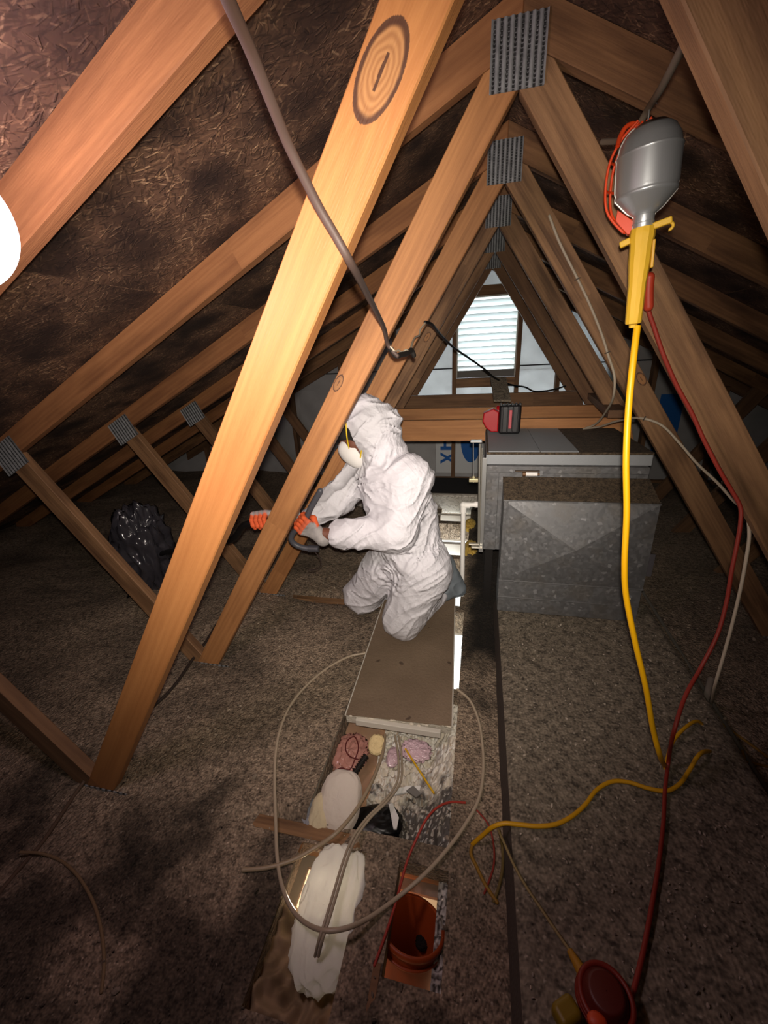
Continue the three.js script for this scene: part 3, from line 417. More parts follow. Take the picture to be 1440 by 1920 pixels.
// ---------------------------------------------------------------- things in the floor bays
{ // dusty board the worker kneels on
  const p = [[-0.470, 1.115], [-0.062, 1.135], [-0.116, 2.30], [-0.500, 2.19]];
  const t = thing('walk_board', 'long dusty brown board with a white edge, bridging the open bays under the kneeling worker', 'board', V(-0.28, -1.335, 1.65));
  const s = new THREE.Shape(p.map(q => new THREE.Vector2(q[0], q[1])));
  const mk = (d, y, b) => { const g = new THREE.ExtrudeGeometry(s, { depth: d, bevelEnabled: b > 0, bevelSize: b, bevelThickness: b, bevelOffset: -b, bevelSegments: 1 }); g.rotateX(-Math.PI / 2); g.translate(0, y + H, 0); return under(t, boxUV(g)); };
  const topT = dataTex(512, 512, (a, b) => { const u = a * 1.2, v = b * 1.2; const k = 0.5 + fbm(u * 4, v * 4, 3, 4) + 0.25 * ns(u * 180, v * 180, 2); let c = lerp3([0.15, 0.105, 0.066], [0.235, 0.17, 0.112], Math.max(0, Math.min(1, k))); const dk = ns(u * 22, v * 22, 5); if (dk > 0.6) c = lerp3(c, [0.05, 0.03, 0.02], 0.7); return S3(c); }, true, [1 / 1.2, 1 / 1.2]);
  mesh('core', mk(0.036, -1.352, 0.001), std({ color: 0xbdb7a8, roughness: 0.9, bumpMap: insBump, bumpScale: 0.004 }), t);
  mesh('dusty_face', mk(0.004, -1.316, 0.001), std({ map: topT, roughness: 0.95, bumpMap: insBump, bumpScale: 0.002 }), t);
  mesh('edge_tape', [under(t, cyl(V(-0.472, -1.314, 1.113), V(-0.502, -1.314, 2.19), 0.0035, 0.0035, 6)), under(t, cyl(V(-0.060, -1.314, 1.133), V(-0.114, -1.314, 2.29), 0.0035, 0.0035, 6)), under(t, box(-0.43, -0.10, -1.350, -1.322, 1.104, 1.124, 0.003).rotateY(0))], std({ color: 0xcfcabd, roughness: 0.8 }), t);
  const e = []; for (let i = 0; i < 26; i++) { const k = rnd(), x = mix(-0.470, -0.062, k), r = rr(0.003, 0.008); const g = new THREE.IcosahedronGeometry(r, 0); g.scale(1.6, 0.7, 1); g.translate(x, -1.318 + rr(-0.004, 0.004) + H, -(mix(1.115, 1.135, k) + rr(-0.006, 0.008))); e.push(under(t, g)); } mesh('crumbled_edge', e, std({ color: 0xd8d0bd, roughness: 1 }), t).userData.kind = 'stuff';
}
function heap(name, x0, x1, z0, z1, fy, fc, m, nx = 70, nz = 70) {
  const g = new THREE.PlaneGeometry(1, 1, nx, nz), p = g.attributes.position, C = []; for (let i = 0; i < p.count; i++) { const a = p.getX(i) + 0.5, b = p.getY(i) + 0.5, x = mix(x0, x1, a), z = mix(z0, z1, b); p.setXYZ(i, x, fy(x, z, a, b) + H, -z); C.push(...fc(x, z, a, b)); }
  g.setAttribute('color', new THREE.Float32BufferAttribute(C, 3)); g.computeVertexNormals(); return mesh(name, boxUV(g), m);
}
const vc = () => std({ vertexColors: true, roughness: 1 });
{
  const h = heap('rubble_heap', -0.34, -0.035, 0.74, 1.30, (x, z) => -1.475 + 0.035 * fbm(x * 9, z * 9, 1, 3) + 0.022 * ns(x * 45, z * 45, 3) + 0.012 * ns(x * 110, z * 110, 8) + 0.10 * sm(-0.15, -0.04, x), (x, z) => { const k = fbm(x * 16, z * 16, 5, 4), f = ns(x * 95, z * 95, 2); let c = lerp3([0.66, 0.60, 0.48], [0.88, 0.88, 0.83], sm(-0.3, 0.4, k + f * 0.4)); if (f + k > 0.42) c = lerp3(c, [0.34, 0.22, 0.11], 0.75); c = lerp3(c, [0.06, 0.05, 0.045], sm(0.02, 0.10, 1.02 - z + 0.30 * k + 0.30 * (x + 0.14)) * (f > 0.2 ? 0.3 : 0.92)); return c; }, vc(), 110, 170);
  tag(h, 'pale crumbled plaster and loose fill with a sooty black patch in the open bay', 'rubble'); h.userData.kind = 'stuff';
  const b = heap('brown_paper', -0.50, -0.30, 0.745, 1.30, (x, z) => -1.50 + 0.03 * fbm(x * 10, z * 7, 4, 3) + 0.05 * sm(-0.42, -0.50, x), (x, z) => lerp3([0.30, 0.17, 0.10], [0.47, 0.30, 0.19], 0.5 + fbm(x * 14, z * 10, 6, 3)), vc(), 40, 70);
  tag(b, 'crumpled brown kraft paper facing under the front end of the kneeling board', 'paper');
}
tag(heap('rubble_heap', -0.068, -0.036, 0.46, 0.70, (x, z) => -1.42 + 0.02 * ns(x * 60, z * 60, 3) + 0.01 * ns(x * 140, z * 140, 8), (x, z) => { const f = ns(x * 110, z * 110, 2); return lerp3([0.62, 0.60, 0.55], [0.08, 0.07, 0.06], sm(-0.1, 0.3, f)); }, vc(), 16, 60), 'narrow strip of speckled plaster crumbs between the orange bucket and the bay edge', 'rubble');
// a soft pad: flattened superellipsoid with folds
function pad(rx, ry, rz, e, amp, fr, sd) { const g = new THREE.SphereGeometry(1, 56, 36), p = g.attributes.position; for (let i = 0; i < p.count; i++) { const x = p.getX(i), y = p.getY(i), z = p.getZ(i), q = Math.pow(Math.pow(Math.abs(x), e) + Math.pow(Math.abs(z), e) + Math.pow(Math.abs(y), 2.4), -1 / e); const w = 1 + amp * (1 - Math.abs(2 * ns(x * fr + sd, y * fr, z * fr + sd))) + amp * 0.6 * ns(x * fr * 2.7, y * fr * 2.7 + sd, z * fr * 2.7); p.setXYZ(i, x * q * rx * w, y * q * ry * w, z * q * rz * w); } g.computeVertexNormals(); return g; }
const paperN = dataTex(256, 256, (a, b) => 0.5 + 0.5 * fbm(a * 9, b * 9, 2, 4), false, [1, 1]);
const paper = (c, r = 0.85) => std({ color: c, roughness: r, bumpMap: paperN, bumpScale: 0.006 });
const thin = (c, t) => new THREE.MeshPhysicalMaterial({ color: c, roughness: 0.95, transmission: t, thickness: 0, bumpMap: paperN, bumpScale: 0.006 });
{
  let g = pad(0.066, 0.036, 0.082, 2.6, 0.05, 1.6, 3); g.rotateX(0.5); g.rotateZ(0.12); let q = atY(640, 1502, -1.36); const m1 = mesh('foam_pad', g, thin(0xf6ecdf, 0.35)); m1.position.set(q.x, q.y + 0.012, q.z + 0.005); tag(m1, 'large rounded cream pad in the open bay in front of the kneeling board', 'pad');
  g = pad(0.036, 0.03, 0.055, 3, 0.06, 1.8, 8); g.rotateX(0.4); q = atY(601, 1524, -1.37); const m2 = mesh('foam_pad', g, thin(0xf8eac4, 0.4)); m2.position.set(q.x + 0.004, q.y, q.z); tag(m2, 'small yellowish cream pad left of the large rounded pad', 'pad');
  g = pad(0.03, 0.02, 0.05, 2.2, 0.2, 2.2, 5); q = atY(577, 1530, -1.385); const m3 = mesh('grey_scrap', g, paper(0x8e8f95)); m3.position.set(q.x + 0.014, q.y, q.z); tag(m3, 'grey crumpled scrap tucked at the left edge of the open bay', 'scrap');
  // bulging white bag in the near left bay
  g = pad(0.080, 0.045, 0.135, 2.8, 0.12, 2.6, 12); g.rotateX(0.16); q = atY(618, 1700, -1.36); const m4 = mesh('paper_bag', g, thin(0xeef0ee, 0.38)); m4.position.set(q.x + 0.002, q.y - 0.016, q.z + 0.004); tag(m4, 'bulging white paper bag filling the near bay left of the orange bucket', 'bag');
  g = pad(0.030, 0.014, 0.034, 2.4, 0.08, 2, 21); g.rotateX(0.5); q = atY(706, 1396, -1.40); const m5 = mesh('cream_offcut', g, paper(0xe6cf9a)); m5.position.copy(q); tag(m5, 'layered cream offcut peeking out under the front edge of the kneeling board', 'offcut');
  const pinkM = new THREE.MeshPhysicalMaterial({ color: 0xb98578, roughness: 0.28, clearcoat: 0.6, clearcoatRoughness: 0.15, bumpMap: paperN, bumpScale: 0.006 });
  g = pad(0.055, 0.02, 0.065, 2.2, 0.34, 3.2, 31); q = atY(656, 1412, -1.43); const m6 = mesh('plastic_wrap', g, pinkM); m6.position.copy(q); tag(m6, 'shiny pink plastic wrap bunched at the left under the kneeling board', 'wrap');
  const p2 = pinkM.clone(); p2.color.set(0xd9bcc4);
  g = pad(0.045, 0.016, 0.035, 2.2, 0.36, 3.4, 41); q = atY(780, 1407, -1.425); const m7 = mesh('plastic_wrap', g, p2); m7.position.copy(q); tag(m7, 'glossy pale pink plastic wrap under the right of the kneeling board edge', 'wrap');
  g = pad(0.022, 0.014, 0.035, 2.2, 0.18, 2.4, 44); q = atY(737, 1420, -1.43); const m8 = mesh('plastic_wrap', g, p2); m8.position.copy(q); tag(m8, 'small pink plastic bubble between the two clear tubes', 'wrap');
  // dark bag and hose end
  g = pad(0.085, 0.03, 0.055, 2.3, 0.10, 2, 51); g.rotateY(0.3); q = atY(705, 1560, -1.43); const m9 = mesh('black_bag', g, pl(0x08090a, 0.35)); m9.position.set(q.x - 0.01, q.y, q.z - 0.02); tag(m9, 'black plastic bag in shadow right of the cream pads', 'bag');
  const hs = thing('flex_hose_end', 'short dark flexible hose end lying behind the cream pads', 'hose', atY(675, 1435, -1.42));
  { const a = atY(660, 1456, -1.43), b = atY(686, 1418, -1.41), gs = []; for (let i = 0; i < 9; i++) { const tt = new THREE.TorusGeometry(0.0105, 0.003, 6, 14); const d = b.clone().sub(a).normalize(); tt.applyQuaternion(new THREE.Quaternion().setFromUnitVectors(new THREE.Vector3(0, 0, 1), d)); const c = a.clone().lerp(b, i / 8); tt.translate(c.x, c.y, c.z); gs.push(under(hs, tt)); } mesh('rings', gs, pl(0x1d140d, 0.6), hs); mesh('core', under(hs, cyl(a, b, 0.010, 0.010, 12)), pl(0x120d09, 0.7), hs); }
  tag(mesh('yellow_stick', cyl(atY(760, 1404, -1.40), atY(814, 1488, -1.395), 0.0038, 0.0038, 6), pl(0xe6b31e, 0.5)), 'thin yellow stick lying on the pale rubble', 'stick');
  const scrap = (pts, y, t, c, label) => { const w = pts.map(p => atY(p[0], p[1], y)); const s = new THREE.Shape(w.map(q => new THREE.Vector2(q.x, -q.z))); const e = new THREE.ExtrudeGeometry(s, { depth: t, bevelEnabled: false }); e.rotateX(-Math.PI / 2); e.translate(0, y + H, 0); tag(mesh('drywall_scrap', boxUV(e), paper(c)), label, 'scrap'); };
  scrap([[730, 1484], [768, 1475], [774, 1476], [789, 1476], [787, 1484], [770, 1486], [735, 1493]], -1.40, 0.006, 0xe8e8e2, 'white strip of drywall at the far edge of the sooty patch');
  scrap([[729, 1510], [736, 1508], [748, 1535], [744, 1556], [738, 1556]], -1.40, 0.006, 0xe4e3de, 'narrow curved white scrap left of the sooty patch');
  scrap([[762, 1484], [775, 1475], [790, 1490], [780, 1497]], -1.392, 0.006, 0x77746e, 'grey corner scrap on top of the sooty patch');
  // fuzzy pink batt and wood pieces at the bottom edge
  const ft = heap('fibre_batt', -0.56, -0.275, 0.33, 0.56, (x, z) => -1.43 + 0.05 * fbm(x * 9, z * 9, 12, 3) + 0.03 * ns(x * 40, z * 40, 3) + 0.05 * sm(-0.40, -0.5, x), (x, z) => lerp3([0.16, 0.11, 0.055], [0.42, 0.30, 0.18], 0.5 + fbm(x * 18, z * 18, 9, 4)), vc(), 60, 50);
  tag(ft, 'fuzzy yellowish fibre batt in the near left bay below the white bag', 'insulation');
  tag(mesh('wood_strip', [box(-0.20, -0.182, -1.42, -1.345, 0.30, 0.475, 0.002)], M.woodC), 'narrow upright wood strip between the white bag and the orange bucket', 'wood strip');
}
// light-coloured pieces in the far bays
{
  tag(mesh('drywall_strip', box(-0.34, -0.045, -1.44, -1.345, 3.30, 3.34, 0.003), paper(0xd9d3c6)), 'white drywall strip on edge in front of the foil duct', 'strip');
  tag(mesh('drywall_strip', box(-0.32, -0.085, -1.50, -1.375, 2.80, 2.84, 0.003), paper(0xe2ddd4)), 'white drywall strip on edge right of the worker, under a joist', 'strip');
  const f = thing('foil_duct', 'low foil-faced duct crossing the floor at the far end', 'duct', V(-0.1, -1.36, 3.65));
  const foilM = std({ color: 0xb3ada2, roughness: 0.5, metalness: 0.15, bumpMap: osbBump, bumpScale: 0.008 });
  mesh('body', under(f, box(-1.2, 0.6, -1.40, -1.205, 3.46, 3.95, 0.03)), foilM, f); mesh('dusty_top', under(f, box(-1.19, 0.59, -1.208, -1.195, 3.48, 3.93, 0.005)), M.dark, f);
  for (const [u, v, s, sd, lb] of [[882, 985, 0.05, 3, 'yellow fibre insulation tuft beside the top of the white drain pipe'], [883, 1030, 0.055, 9, 'larger yellow fibre insulation tuft low beside the white drain pipe']]) { const q = atY(u, v, -1.36), g = pad(s * 0.75, s * 0.7, s * 1.7, 2.2, 0.25, 3, sd); const m = mesh('insulation_tuft', g, std({ color: 0xcfae55, roughness: 1 })); m.position.copy(q); tag(m, lb, 'insulation'); }
}
// orange bucket in the near right bay
{
  const b = thing('bucket', 'orange plastic bucket tilted in the near bay beside the duct', 'bucket', V(-0.128, -1.405, 0.585));
  const om = std({ color: 0xa04419, roughness: 0.5 });
  const L = (pts) => new THREE.LatheGeometry(pts.map(p => new THREE.Vector2(...p)), 48);
  mesh('shell', L([[0, -0.235], [0.062, -0.235], [0.066, -0.23], [0.082, 0.0], [0.0795, 0.0], [0.063, -0.226], [0, -0.226]]), om, b);
  mesh('rim', [L([[0.079, 0.0], [0.087, 0.001], [0.0875, -0.010], [0.0835, -0.012]]), L([[0.081, -0.03], [0.086, -0.03], [0.086, -0.035], [0.080, -0.036]])], om, b);
  b.rotation.set(-0.42, 0, -0.12); b.scale.setScalar(1.0);
  const d = mesh('dark_clod', pad(0.014, 0.01, 0.014, 2.2, 0.3, 3, 4), pl(0x140806, 0.9)); d.position.set(-0.105, -0.16, -0.60); tag(d, 'dark clod inside the mouth of the orange bucket', 'debris');
}

// ---------------------------------------------------------------- work lamps
{ // hanging trouble light, its reflector back turned to the camera
  const z = 1.05, O = atZ(1205, 432, z), Tp = atZ(1222, 226, z), up = Tp.clone().sub(O).normalize(), Lr = Tp.distanceTo(O);
  const t = thing('work_lamp', 'hanging work lamp with a metal reflector, orange guard and yellow handle', 'work lamp', O);
  const back = camera.position.clone().sub(O).normalize(); const side = new THREE.Vector3().crossVectors(up, back).normalize(); const fw = new THREE.Vector3().crossVectors(side, up);
  // open side turned away and a little to the left
  const q = new THREE.Quaternion().setFromRotationMatrix(new THREE.Matrix4().makeBasis(side, up, fw)); t.quaternion.copy(q);
  const metal = std({ color: 0xb4b9bc, roughness: 0.36, metalness: 0.65, bumpMap: paperN, bumpScale: 0.0006 });
  const pr = [[0.0185, 0.0], [0.0185, 0.030], [0.030, 0.040], [0.050, 0.066], [0.0530, 0.070], [0.0530, 0.074], [0.0515, 0.078], [0.0535, 0.084], [0.0540, 0.146], [0.0550, 0.149], [0.0550, 0.152], [0.0525, 0.155], [0.0495, 0.172], [0.041, 0.190], [0.026, 0.203], [0.008, Lr + 0.001]].map(p => new THREE.Vector2(p[0], p[1] * Lr / 0.21));
  const ins = pr.map(p => new THREE.Vector2(Math.max(0.001, p.x - 0.0016), p.y - 0.0006)).reverse();
  const yaw = 0.22; // turn of the shell about its own axis
  const lat = new THREE.LatheGeometry([...pr, ...ins], 40, -Math.PI / 2, Math.PI); lat.rotateY(yaw);
  mesh('reflector', lat, metal, t);
  const edge = (s) => tube(pr.map(p => new THREE.Vector3(s * p.x * Math.cos(yaw), p.y, -s * p.x * Math.sin(yaw))), 0.0017, 50, 6);
  mesh('rolled_edge', [edge(1), edge(-1)], std({ color: 0xd8d6cf, roughness: 0.35, metalness: 0.4 }), t);
  mesh('neck_band', [new THREE.TorusGeometry(0.0187, 0.0012, 6, 30).rotateX(Math.PI / 2).translate(0, 0.012, 0), new THREE.TorusGeometry(0.0187, 0.0012, 6, 30).rotateX(Math.PI / 2).translate(0, 0.026, 0)], metal, t);
  // bulb
  const bl = new THREE.LatheGeometry([[0.001, 0.03], [0.013, 0.03], [0.014, 0.06], [0.024, 0.09], [0.029, 0.112], [0.026, 0.135], [0.014, 0.150], [0.001, 0.153]].map(p => new THREE.Vector2(...p)), 24); mesh('bulb', bl, pl(0xe8e4da, 0.3), t);
  // orange wire guard on the open side
  const og = pl(0xd8451c, 0.45), gb = [], gy = [0.004, 0.028, 0.05, 0.085, 0.13, 0.160, 0.18], gr = [0.024, 0.044, 0.056, 0.060, 0.054, 0.036, 0.012];
  for (const a of [Math.PI * 0.99, Math.PI * 1.16, Math.PI * 1.36, Math.PI * 1.6, Math.PI * 1.84]) gb.push(tube(gy.map((y, i) => new THREE.Vector3(Math.cos(a) * gr[i] * (Math.cos(a) > 0 ? 0.7 : 1) - 0.010, y, Math.sin(a) * gr[i])), 0.0026, 36, 6));
  for (const [y, r] of [[0.03, 0.045], [0.085, 0.060], [0.13, 0.054]]) gb.push(tube(Array.from({ length: 17 }, (_, i) => { const a = Math.PI * (0.99 + 0.85 * i / 16); return new THREE.Vector3(Math.cos(a) * r * (Math.cos(a) > 0 ? 0.7 : 1) - 0.010, y, Math.sin(a) * r); }), 0.0026, 40, 6));
  mesh('guard', gb, og, t);
  { const s = new THREE.Shape([[-0.0185, 0.0], [-0.026, 0.0], [-0.048, 0.028], [-0.046, 0.045], [-0.0185, 0.02]].map(p => new THREE.Vector2(...p))); const g = new THREE.ExtrudeGeometry(s, { depth: 0.02, bevelEnabled: true, bevelSize: 0.001, bevelThickness: 0.001, bevelSegments: 1 }); g.translate(0, 0, -0.022); mesh('guard_web', g, og, t); }
  // handle
  const ym = std({ color: 0xdbb030, roughness: 0.5, bumpMap: paperN, bumpScale: 0.0008 });
  const HL = O.distanceTo(atZ(1195, 606, z));
  const hp = [[0.0, 0.004], [0.0215, 0.004], [0.0225, -0.004], [0.0225, -0.014], [0.0205, -0.024], [0.0195, -0.06], [0.0165, -0.095], [0.0160, -HL + 0.03], [0.0155, -HL + 0.004], [0.0145, -HL], [0.008, -HL - 0.002], [0.007, -HL - 0.008], [0.0, -HL - 0.008]].map(p => new THREE.Vector2(...p));
  const hg = new THREE.LatheGeometry(hp, 12); hg.rotateZ(-0.02); mesh('handle', toCreasedNormals(hg, 0.5), ym, t);
  const lug = (w, x, y, r) => { const g = new RoundedBoxGeometry(w, 0.012, 0.014, 2, 0.003); g.rotateZ(r); g.translate(x, y, 0.004); return g; };
  const hook = new THREE.TorusGeometry(0.006, 0.0028, 8, 14, Math.PI * 1.2); hook.rotateZ(-1.7); hook.translate(0.044, -0.004, 0.004);
  mesh('clasp', [lug(0.032, 0.032, 0.004, 0.15), lug(0.02, -0.029, -0.016, 0.25)].concat([hook]), ym, t);
  // switch under the grip
  { const g = new RoundedBoxGeometry(0.006, 0.05, 0.012, 1, 0.002); g.translate(0.021, -0.045, 0.0); mesh('switch', g, pl(0xc89a28, 0.5), t); }
  // wire hook at the top, orange swivel hook
  const loc = (u, v, zz) => t.worldToLocal(atZ(u, v, zz)); t.updateMatrixWorld();
  mesh('wire_hook', tube([loc(1215, 228, z), loc(1217, 210, z), loc(1220, 196, z + 0.01), loc(1226, 186, z + 0.015), loc(1231, 194, z + 0.03)], 0.0015, 30, 6), M.steel, t);
  mesh('swivel_hook', tube([loc(1198, 238, z + 0.02), loc(1188, 232, z + 0.02), loc(1174, 238, z + 0.015), loc(1163, 256, z + 0.01), loc(1158, 274, z)], 0.0042, 30, 8), og, t);
  // the cord from the handle to the duct
  const e = atZ(1195, 612, z); const cp = [e, atZ(1188, 670, 1.03), atZ(1179, 760, 1.01), atZ(1174, 860, 0.99), atZ(1175, 960, 0.975), atZ(1171, 1060, 0.96), atZ(1173, 1110, 0.955), atZ(1190, 1200, 0.945), atZ(1211, 1290, 0.935), atZ(1225, 1370, 0.93), atZ(1236, 1412, 0.925), atY(1246, 1436, -1.238)];
  mesh('cord', tube(cp.map(p => t.worldToLocal(p.clone())), 0.0070, 160, 10), std({ color: 0xe8ae08, roughness: 0.42 }), t);
  { const p = t.worldToLocal(atZ(1176, 1122, 0.958)); const g = new THREE.TorusGeometry(0.0058, 0.0016, 6, 16); g.rotateX(Math.PI / 2); g.translate(p.x, p.y, p.z); mesh('tape_mark', g, pl(0xd9c9a0, 0.7), t); }
}
{ // the lit lamp at the left edge
  const t = thing('lit_lamp', 'blown-out glowing lamp globe at the left edge, close to the camera', 'work lamp', BULB);
  mesh('globe', new THREE.SphereGeometry(0.073, 48, 32), std({ color: 0xffffff, emissive: 0xfff2fb, emissiveIntensity: 5.5, roughness: 0.4 }), t);
  mesh('socket', [new THREE.CylinderGeometry(0.022, 0.026, 0.07, 20).rotateZ(Math.PI / 2).translate(-0.11, 0, 0)], pl(0x2a2a2a, 0.6), t);
  mesh('lamp_cord', tube([new THREE.Vector3(-0.14, 0, 0), new THREE.Vector3(-0.20, 0.0, 0), new THREE.Vector3(-0.28, 0.0, 0.02), new THREE.Vector3(-0.34, 0.05, 0.05)], 0.004, 30, 6), M.black, t);
  const l = new THREE.PointLight(0xffdce6, 0.80, 0, 2); l.castShadow = true; l.shadow.radius = 4; l.shadow.bias = -0.001; t.add(l);
}
// ---------------------------------------------------------------- cables
const cable = (name, label, cat, pts, r, m, seg) => tag(mesh(name, capTube(pts, r, seg ?? pts.length * 12, 8), m), label, cat);
const nmD = std({ color: 0x4a3b35, roughness: 0.6 }), nmG = std({ color: 0x6d6254, roughness: 0.7 }), whiteC = std({ color: 0xb9ad98, roughness: 0.7 });
{
  const t = thing('power_cable', 'thick dark brown cable sagging across the bright knotted web to a frayed end', 'cable', atZ(560, 300, 0.6));
  mesh('sheath', under(t, capTube([atZ(405, -60, 0.42), atZ(430, 5, 0.46), atZ(470, 95, 0.52), atZ(510, 195, 0.57), atZ(540, 270, 0.61), atZ(576, 345, 0.645), atZ(600, 392, 0.665), atZ(628, 440, 0.682), atZ(653, 485, 0.70), atZ(685, 545, 0.86), atZ(708, 590, 1.08), atZ(722, 622, 1.25), atZ(727, 645, 1.295), atZ(734, 656, 1.30), atZ(745, 667, 1.305)], 0.0066, 180, 10)), nmD, t);
  mesh('taped_splice', under(t, capTube([atZ(733, 655, 1.30), atZ(742, 666, 1.32), atZ(752, 665, 1.36), atZ(764, 662, 1.42), atZ(772, 657, 1.46), atZ(776, 666, 1.47)], 0.0085, 60, 8)), pl(0x17130f, 0.7), t);
  mesh('bare_wire', [under(t, tube([atZ(732, 650, 1.288), atZ(740, 658, 1.30), atZ(747, 657, 1.34), atZ(754, 660, 1.38), atZ(762, 656, 1.41), atZ(768, 660, 1.44)], 0.0028, 50, 6)), under(t, tube([atZ(770, 655, 1.46), atZ(774, 640, 1.6), atZ(779, 632, 1.7), atZ(786, 628, 1.78), atZ(788, 618, 1.83), atZ(797, 606, 1.895)], 0.0034, 50, 6))], pl(0xcbbfa8, 0.6), t);
}
cable('thin_black_cable', 'thin black cable drooping in front of the louvred vent towards the raised crosspieces', 'cable', [atZ(797, 604, 1.90), atZ(806, 606, 1.94), atZ(826, 628, 2.2), atZ(850, 651, 2.5), atZ(880, 672, 2.8), atZ(908, 692, 3.05), atZ(930, 710, 3.2), atZ(960, 722, 3.4), atZ(985, 726, 3.55), atZ(1003, 734, 3.66), atZ(1030, 732, 3.70), atZ(1060, 724, 3.6)], 0.0065, M.black, 120);
cable('grey_cable', 'grey cable at the upper right that the hanging work lamp is hooked on', 'cable', [atZ(1325, -30, 0.76), atZ(1296, 52, 0.79), atZ(1268, 112, 0.86), atZ(1240, 165, 0.95), atZ(1215, 205, 1.065), atZ(1195, 238, 1.10), atZ(1178, 256, 1.15), atZ(1158, 264, 1.22), atZ(1130, 266, 1.285)], 0.0062, nmG, 110);
{
  const t = thing('white_cable', 'thin white cable stapled to the third truss, looping over the air handler to the floor', 'cable', atZ(1095, 803, 2.48));
  const zt = Z0 + 2 * SP - 0.005;
  mesh('sheath', [under(t, capTube([atZ(1030, 405, zt), atZ(1048, 452, zt), atZ(1085, 527, zt), atZ(1108, 576, zt), atZ(1130, 632, zt), atZ(1140, 665, zt), atZ(1152, 705, zt - 0.03), atZ(1151, 738, zt), atZ(1136, 772, 2.15), atZ(1115, 796, 2.38), atZ(1094, 804, 2.48)], 0.005, 150, 8)), under(t, capTube([atZ(1094, 804, 2.48), atZ(1120, 801, 2.36), atZ(1160, 789, 2.12), atZ(1208, 785, 1.905), atZ(1240, 797, 1.88), atZ(1275, 832, 1.82), atZ(1305, 867, 1.75), atZ(1345, 905, 1.62), atZ(1378, 941, 1.48), atZ(1399, 960, 1.40), atZ(1405, 1000, 1.36), atZ(1397, 1060, 1.33), atZ(1385, 1120, 1.31), atZ(1365, 1200, 1.28), atZ(1342, 1280, 1.24), atY(1330, 1325, -1.33), atY(1315, 1345, -1.34)], 0.005, 200, 8))], whiteC, t);
  for (const [u, v, a] of [[1083, 523, 0.4], [1139, 661, 0.4], [1208, 785, 1.2]]) { const q = atZ(u, v, v > 700 ? 1.90 : zt - 0.005), g = new RoundedBoxGeometry(0.022, 0.0035, 0.005, 1, 0.001); g.rotateZ(a); g.translate(q.x, q.y, q.z); mesh('staple', under(t, g), pl(0x4a443e, 0.5, { metalness: 0.4 }), t); }
}
{
  const t = thing('extension_cord', 'red-orange extension cord running down the right web and over the duct', 'cord', atZ(1214, 550, 1.24));
  mesh('cord', under(t, capTube([atZ(1212, 500, 1.25), atZ(1215, 530, 1.26), atZ(1216, 580, 1.265), atZ(1226, 612, 1.27), atZ(1245, 668, 1.275), atZ(1270, 725, 1.28), atZ(1296, 772, 1.28), atZ(1320, 825, 1.275), atZ(1350, 883, 1.265), atZ(1372, 920, 1.26), atZ(1388, 950, 1.25), atZ(1389, 975, 1.24), atZ(1384, 1010, 1.23), atZ(1372, 1070, 1.21), atZ(1362, 1130, 1.19), atZ(1345, 1190, 1.16), atZ(1315, 1250, 1.12), atZ(1285, 1305, 1.05), atZ(1264, 1370, 0.975), atY(1253, 1430, -1.215), atY(1247, 1480, -1.232), atY(1244, 1540, -1.236), atY(1235, 1620, -1.238), atY(1222, 1700, -1.238), atY(1207, 1780, -1.238), atY(1190, 1850, -1.236), atY(1180, 1880, -1.235)], 0.0056, 300, 8)), std({ color: 0x8c2a1d, roughness: 0.55 }), t);
  mesh('connector', under(t, capTube([atZ(1218, 520, 1.24), atZ(1216, 545, 1.245), atZ(1216, 575, 1.25)], 0.0115, 30, 10)), std({ color: 0xa8361f, roughness: 0.5 }), t);
}
const YC = std({ color: 0xd19a0c, roughness: 0.5 }), YD = std({ color: 0x8f6a1c, roughness: 0.6 });
const py_ = -1.238, fy = -1.345;
{
  const t = thing('extension_cord', 'loose yellow extension cord snaking over the duct and tangled at its right', 'cord', atY(1150, 1465, py_));
  const A = (uv, y) => atY(uv[0], uv[1], y);
  mesh('cord', under(t, capTube([A([1247, 1440], py_), A([1252, 1420], py_ + 0.004), A([1262, 1390], py_ + 0.01), A([1285, 1364], py_ + 0.02), A([1310, 1353], py_ + 0.0), A([1325, 1375], -1.29), A([1334, 1405], fy), A([1352, 1417], fy), A([1362, 1440], fy), A([1352, 1432], fy + 0.012)], 0.0056, 120, 8)), YC, t);
  mesh('cord', under(t, capTube([A([1348, 1426], fy + 0.008), A([1335, 1410], -1.27), A([1310, 1416], py_ + 0.03), A([1292, 1445], py_ + 0.012), A([1272, 1472], py_ + 0.004), A([1248, 1483], py_ + 0.002), A([1215, 1478], py_), A([1180, 1467], py_), A([1150, 1465], py_), A([1120, 1480], py_), A([1096, 1510], py_), A([1070, 1532], py_), A([1040, 1546], py_), A([1005, 1549], py_), A([972, 1546], py_), A([945, 1544], py_ - 0.002), A([925, 1550], -1.255), A([905, 1566], -1.30), A([886, 1583], -1.345)], 0.0060, 220, 8)), YC, t);
  mesh('cord', under(t, capTube([A([886, 1583], -1.345), A([883, 1600], fy), A([895, 1628], fy), A([912, 1662], fy), A([932, 1692], fy)], 0.0050, 60, 8)), YD, t);
  mesh('cord', under(t, capTube([A([1300, 1345], -1.30), A([1340, 1350], fy), A([1382, 1378], fy), A([1440, 1420], fy), A([1500, 1470], fy)], 0.0046, 60, 8)), YD, t);
  mesh('cord', under(t, capTube([A([1345, 1430], fy), A([1390, 1428], fy), A([1440, 1438], fy), A([1500, 1460], fy)], 0.0046, 50, 8)), YD, t);
  mesh('cord', under(t, capTube([A([1500, 1478], fy), A([1440, 1480], fy), A([1382, 1483], fy), A([1394, 1455], fy + 0.01), A([1396, 1425], fy + 0.02), A([1392, 1408], fy + 0.02)], 0.0046, 80, 8)), YD, t);
}
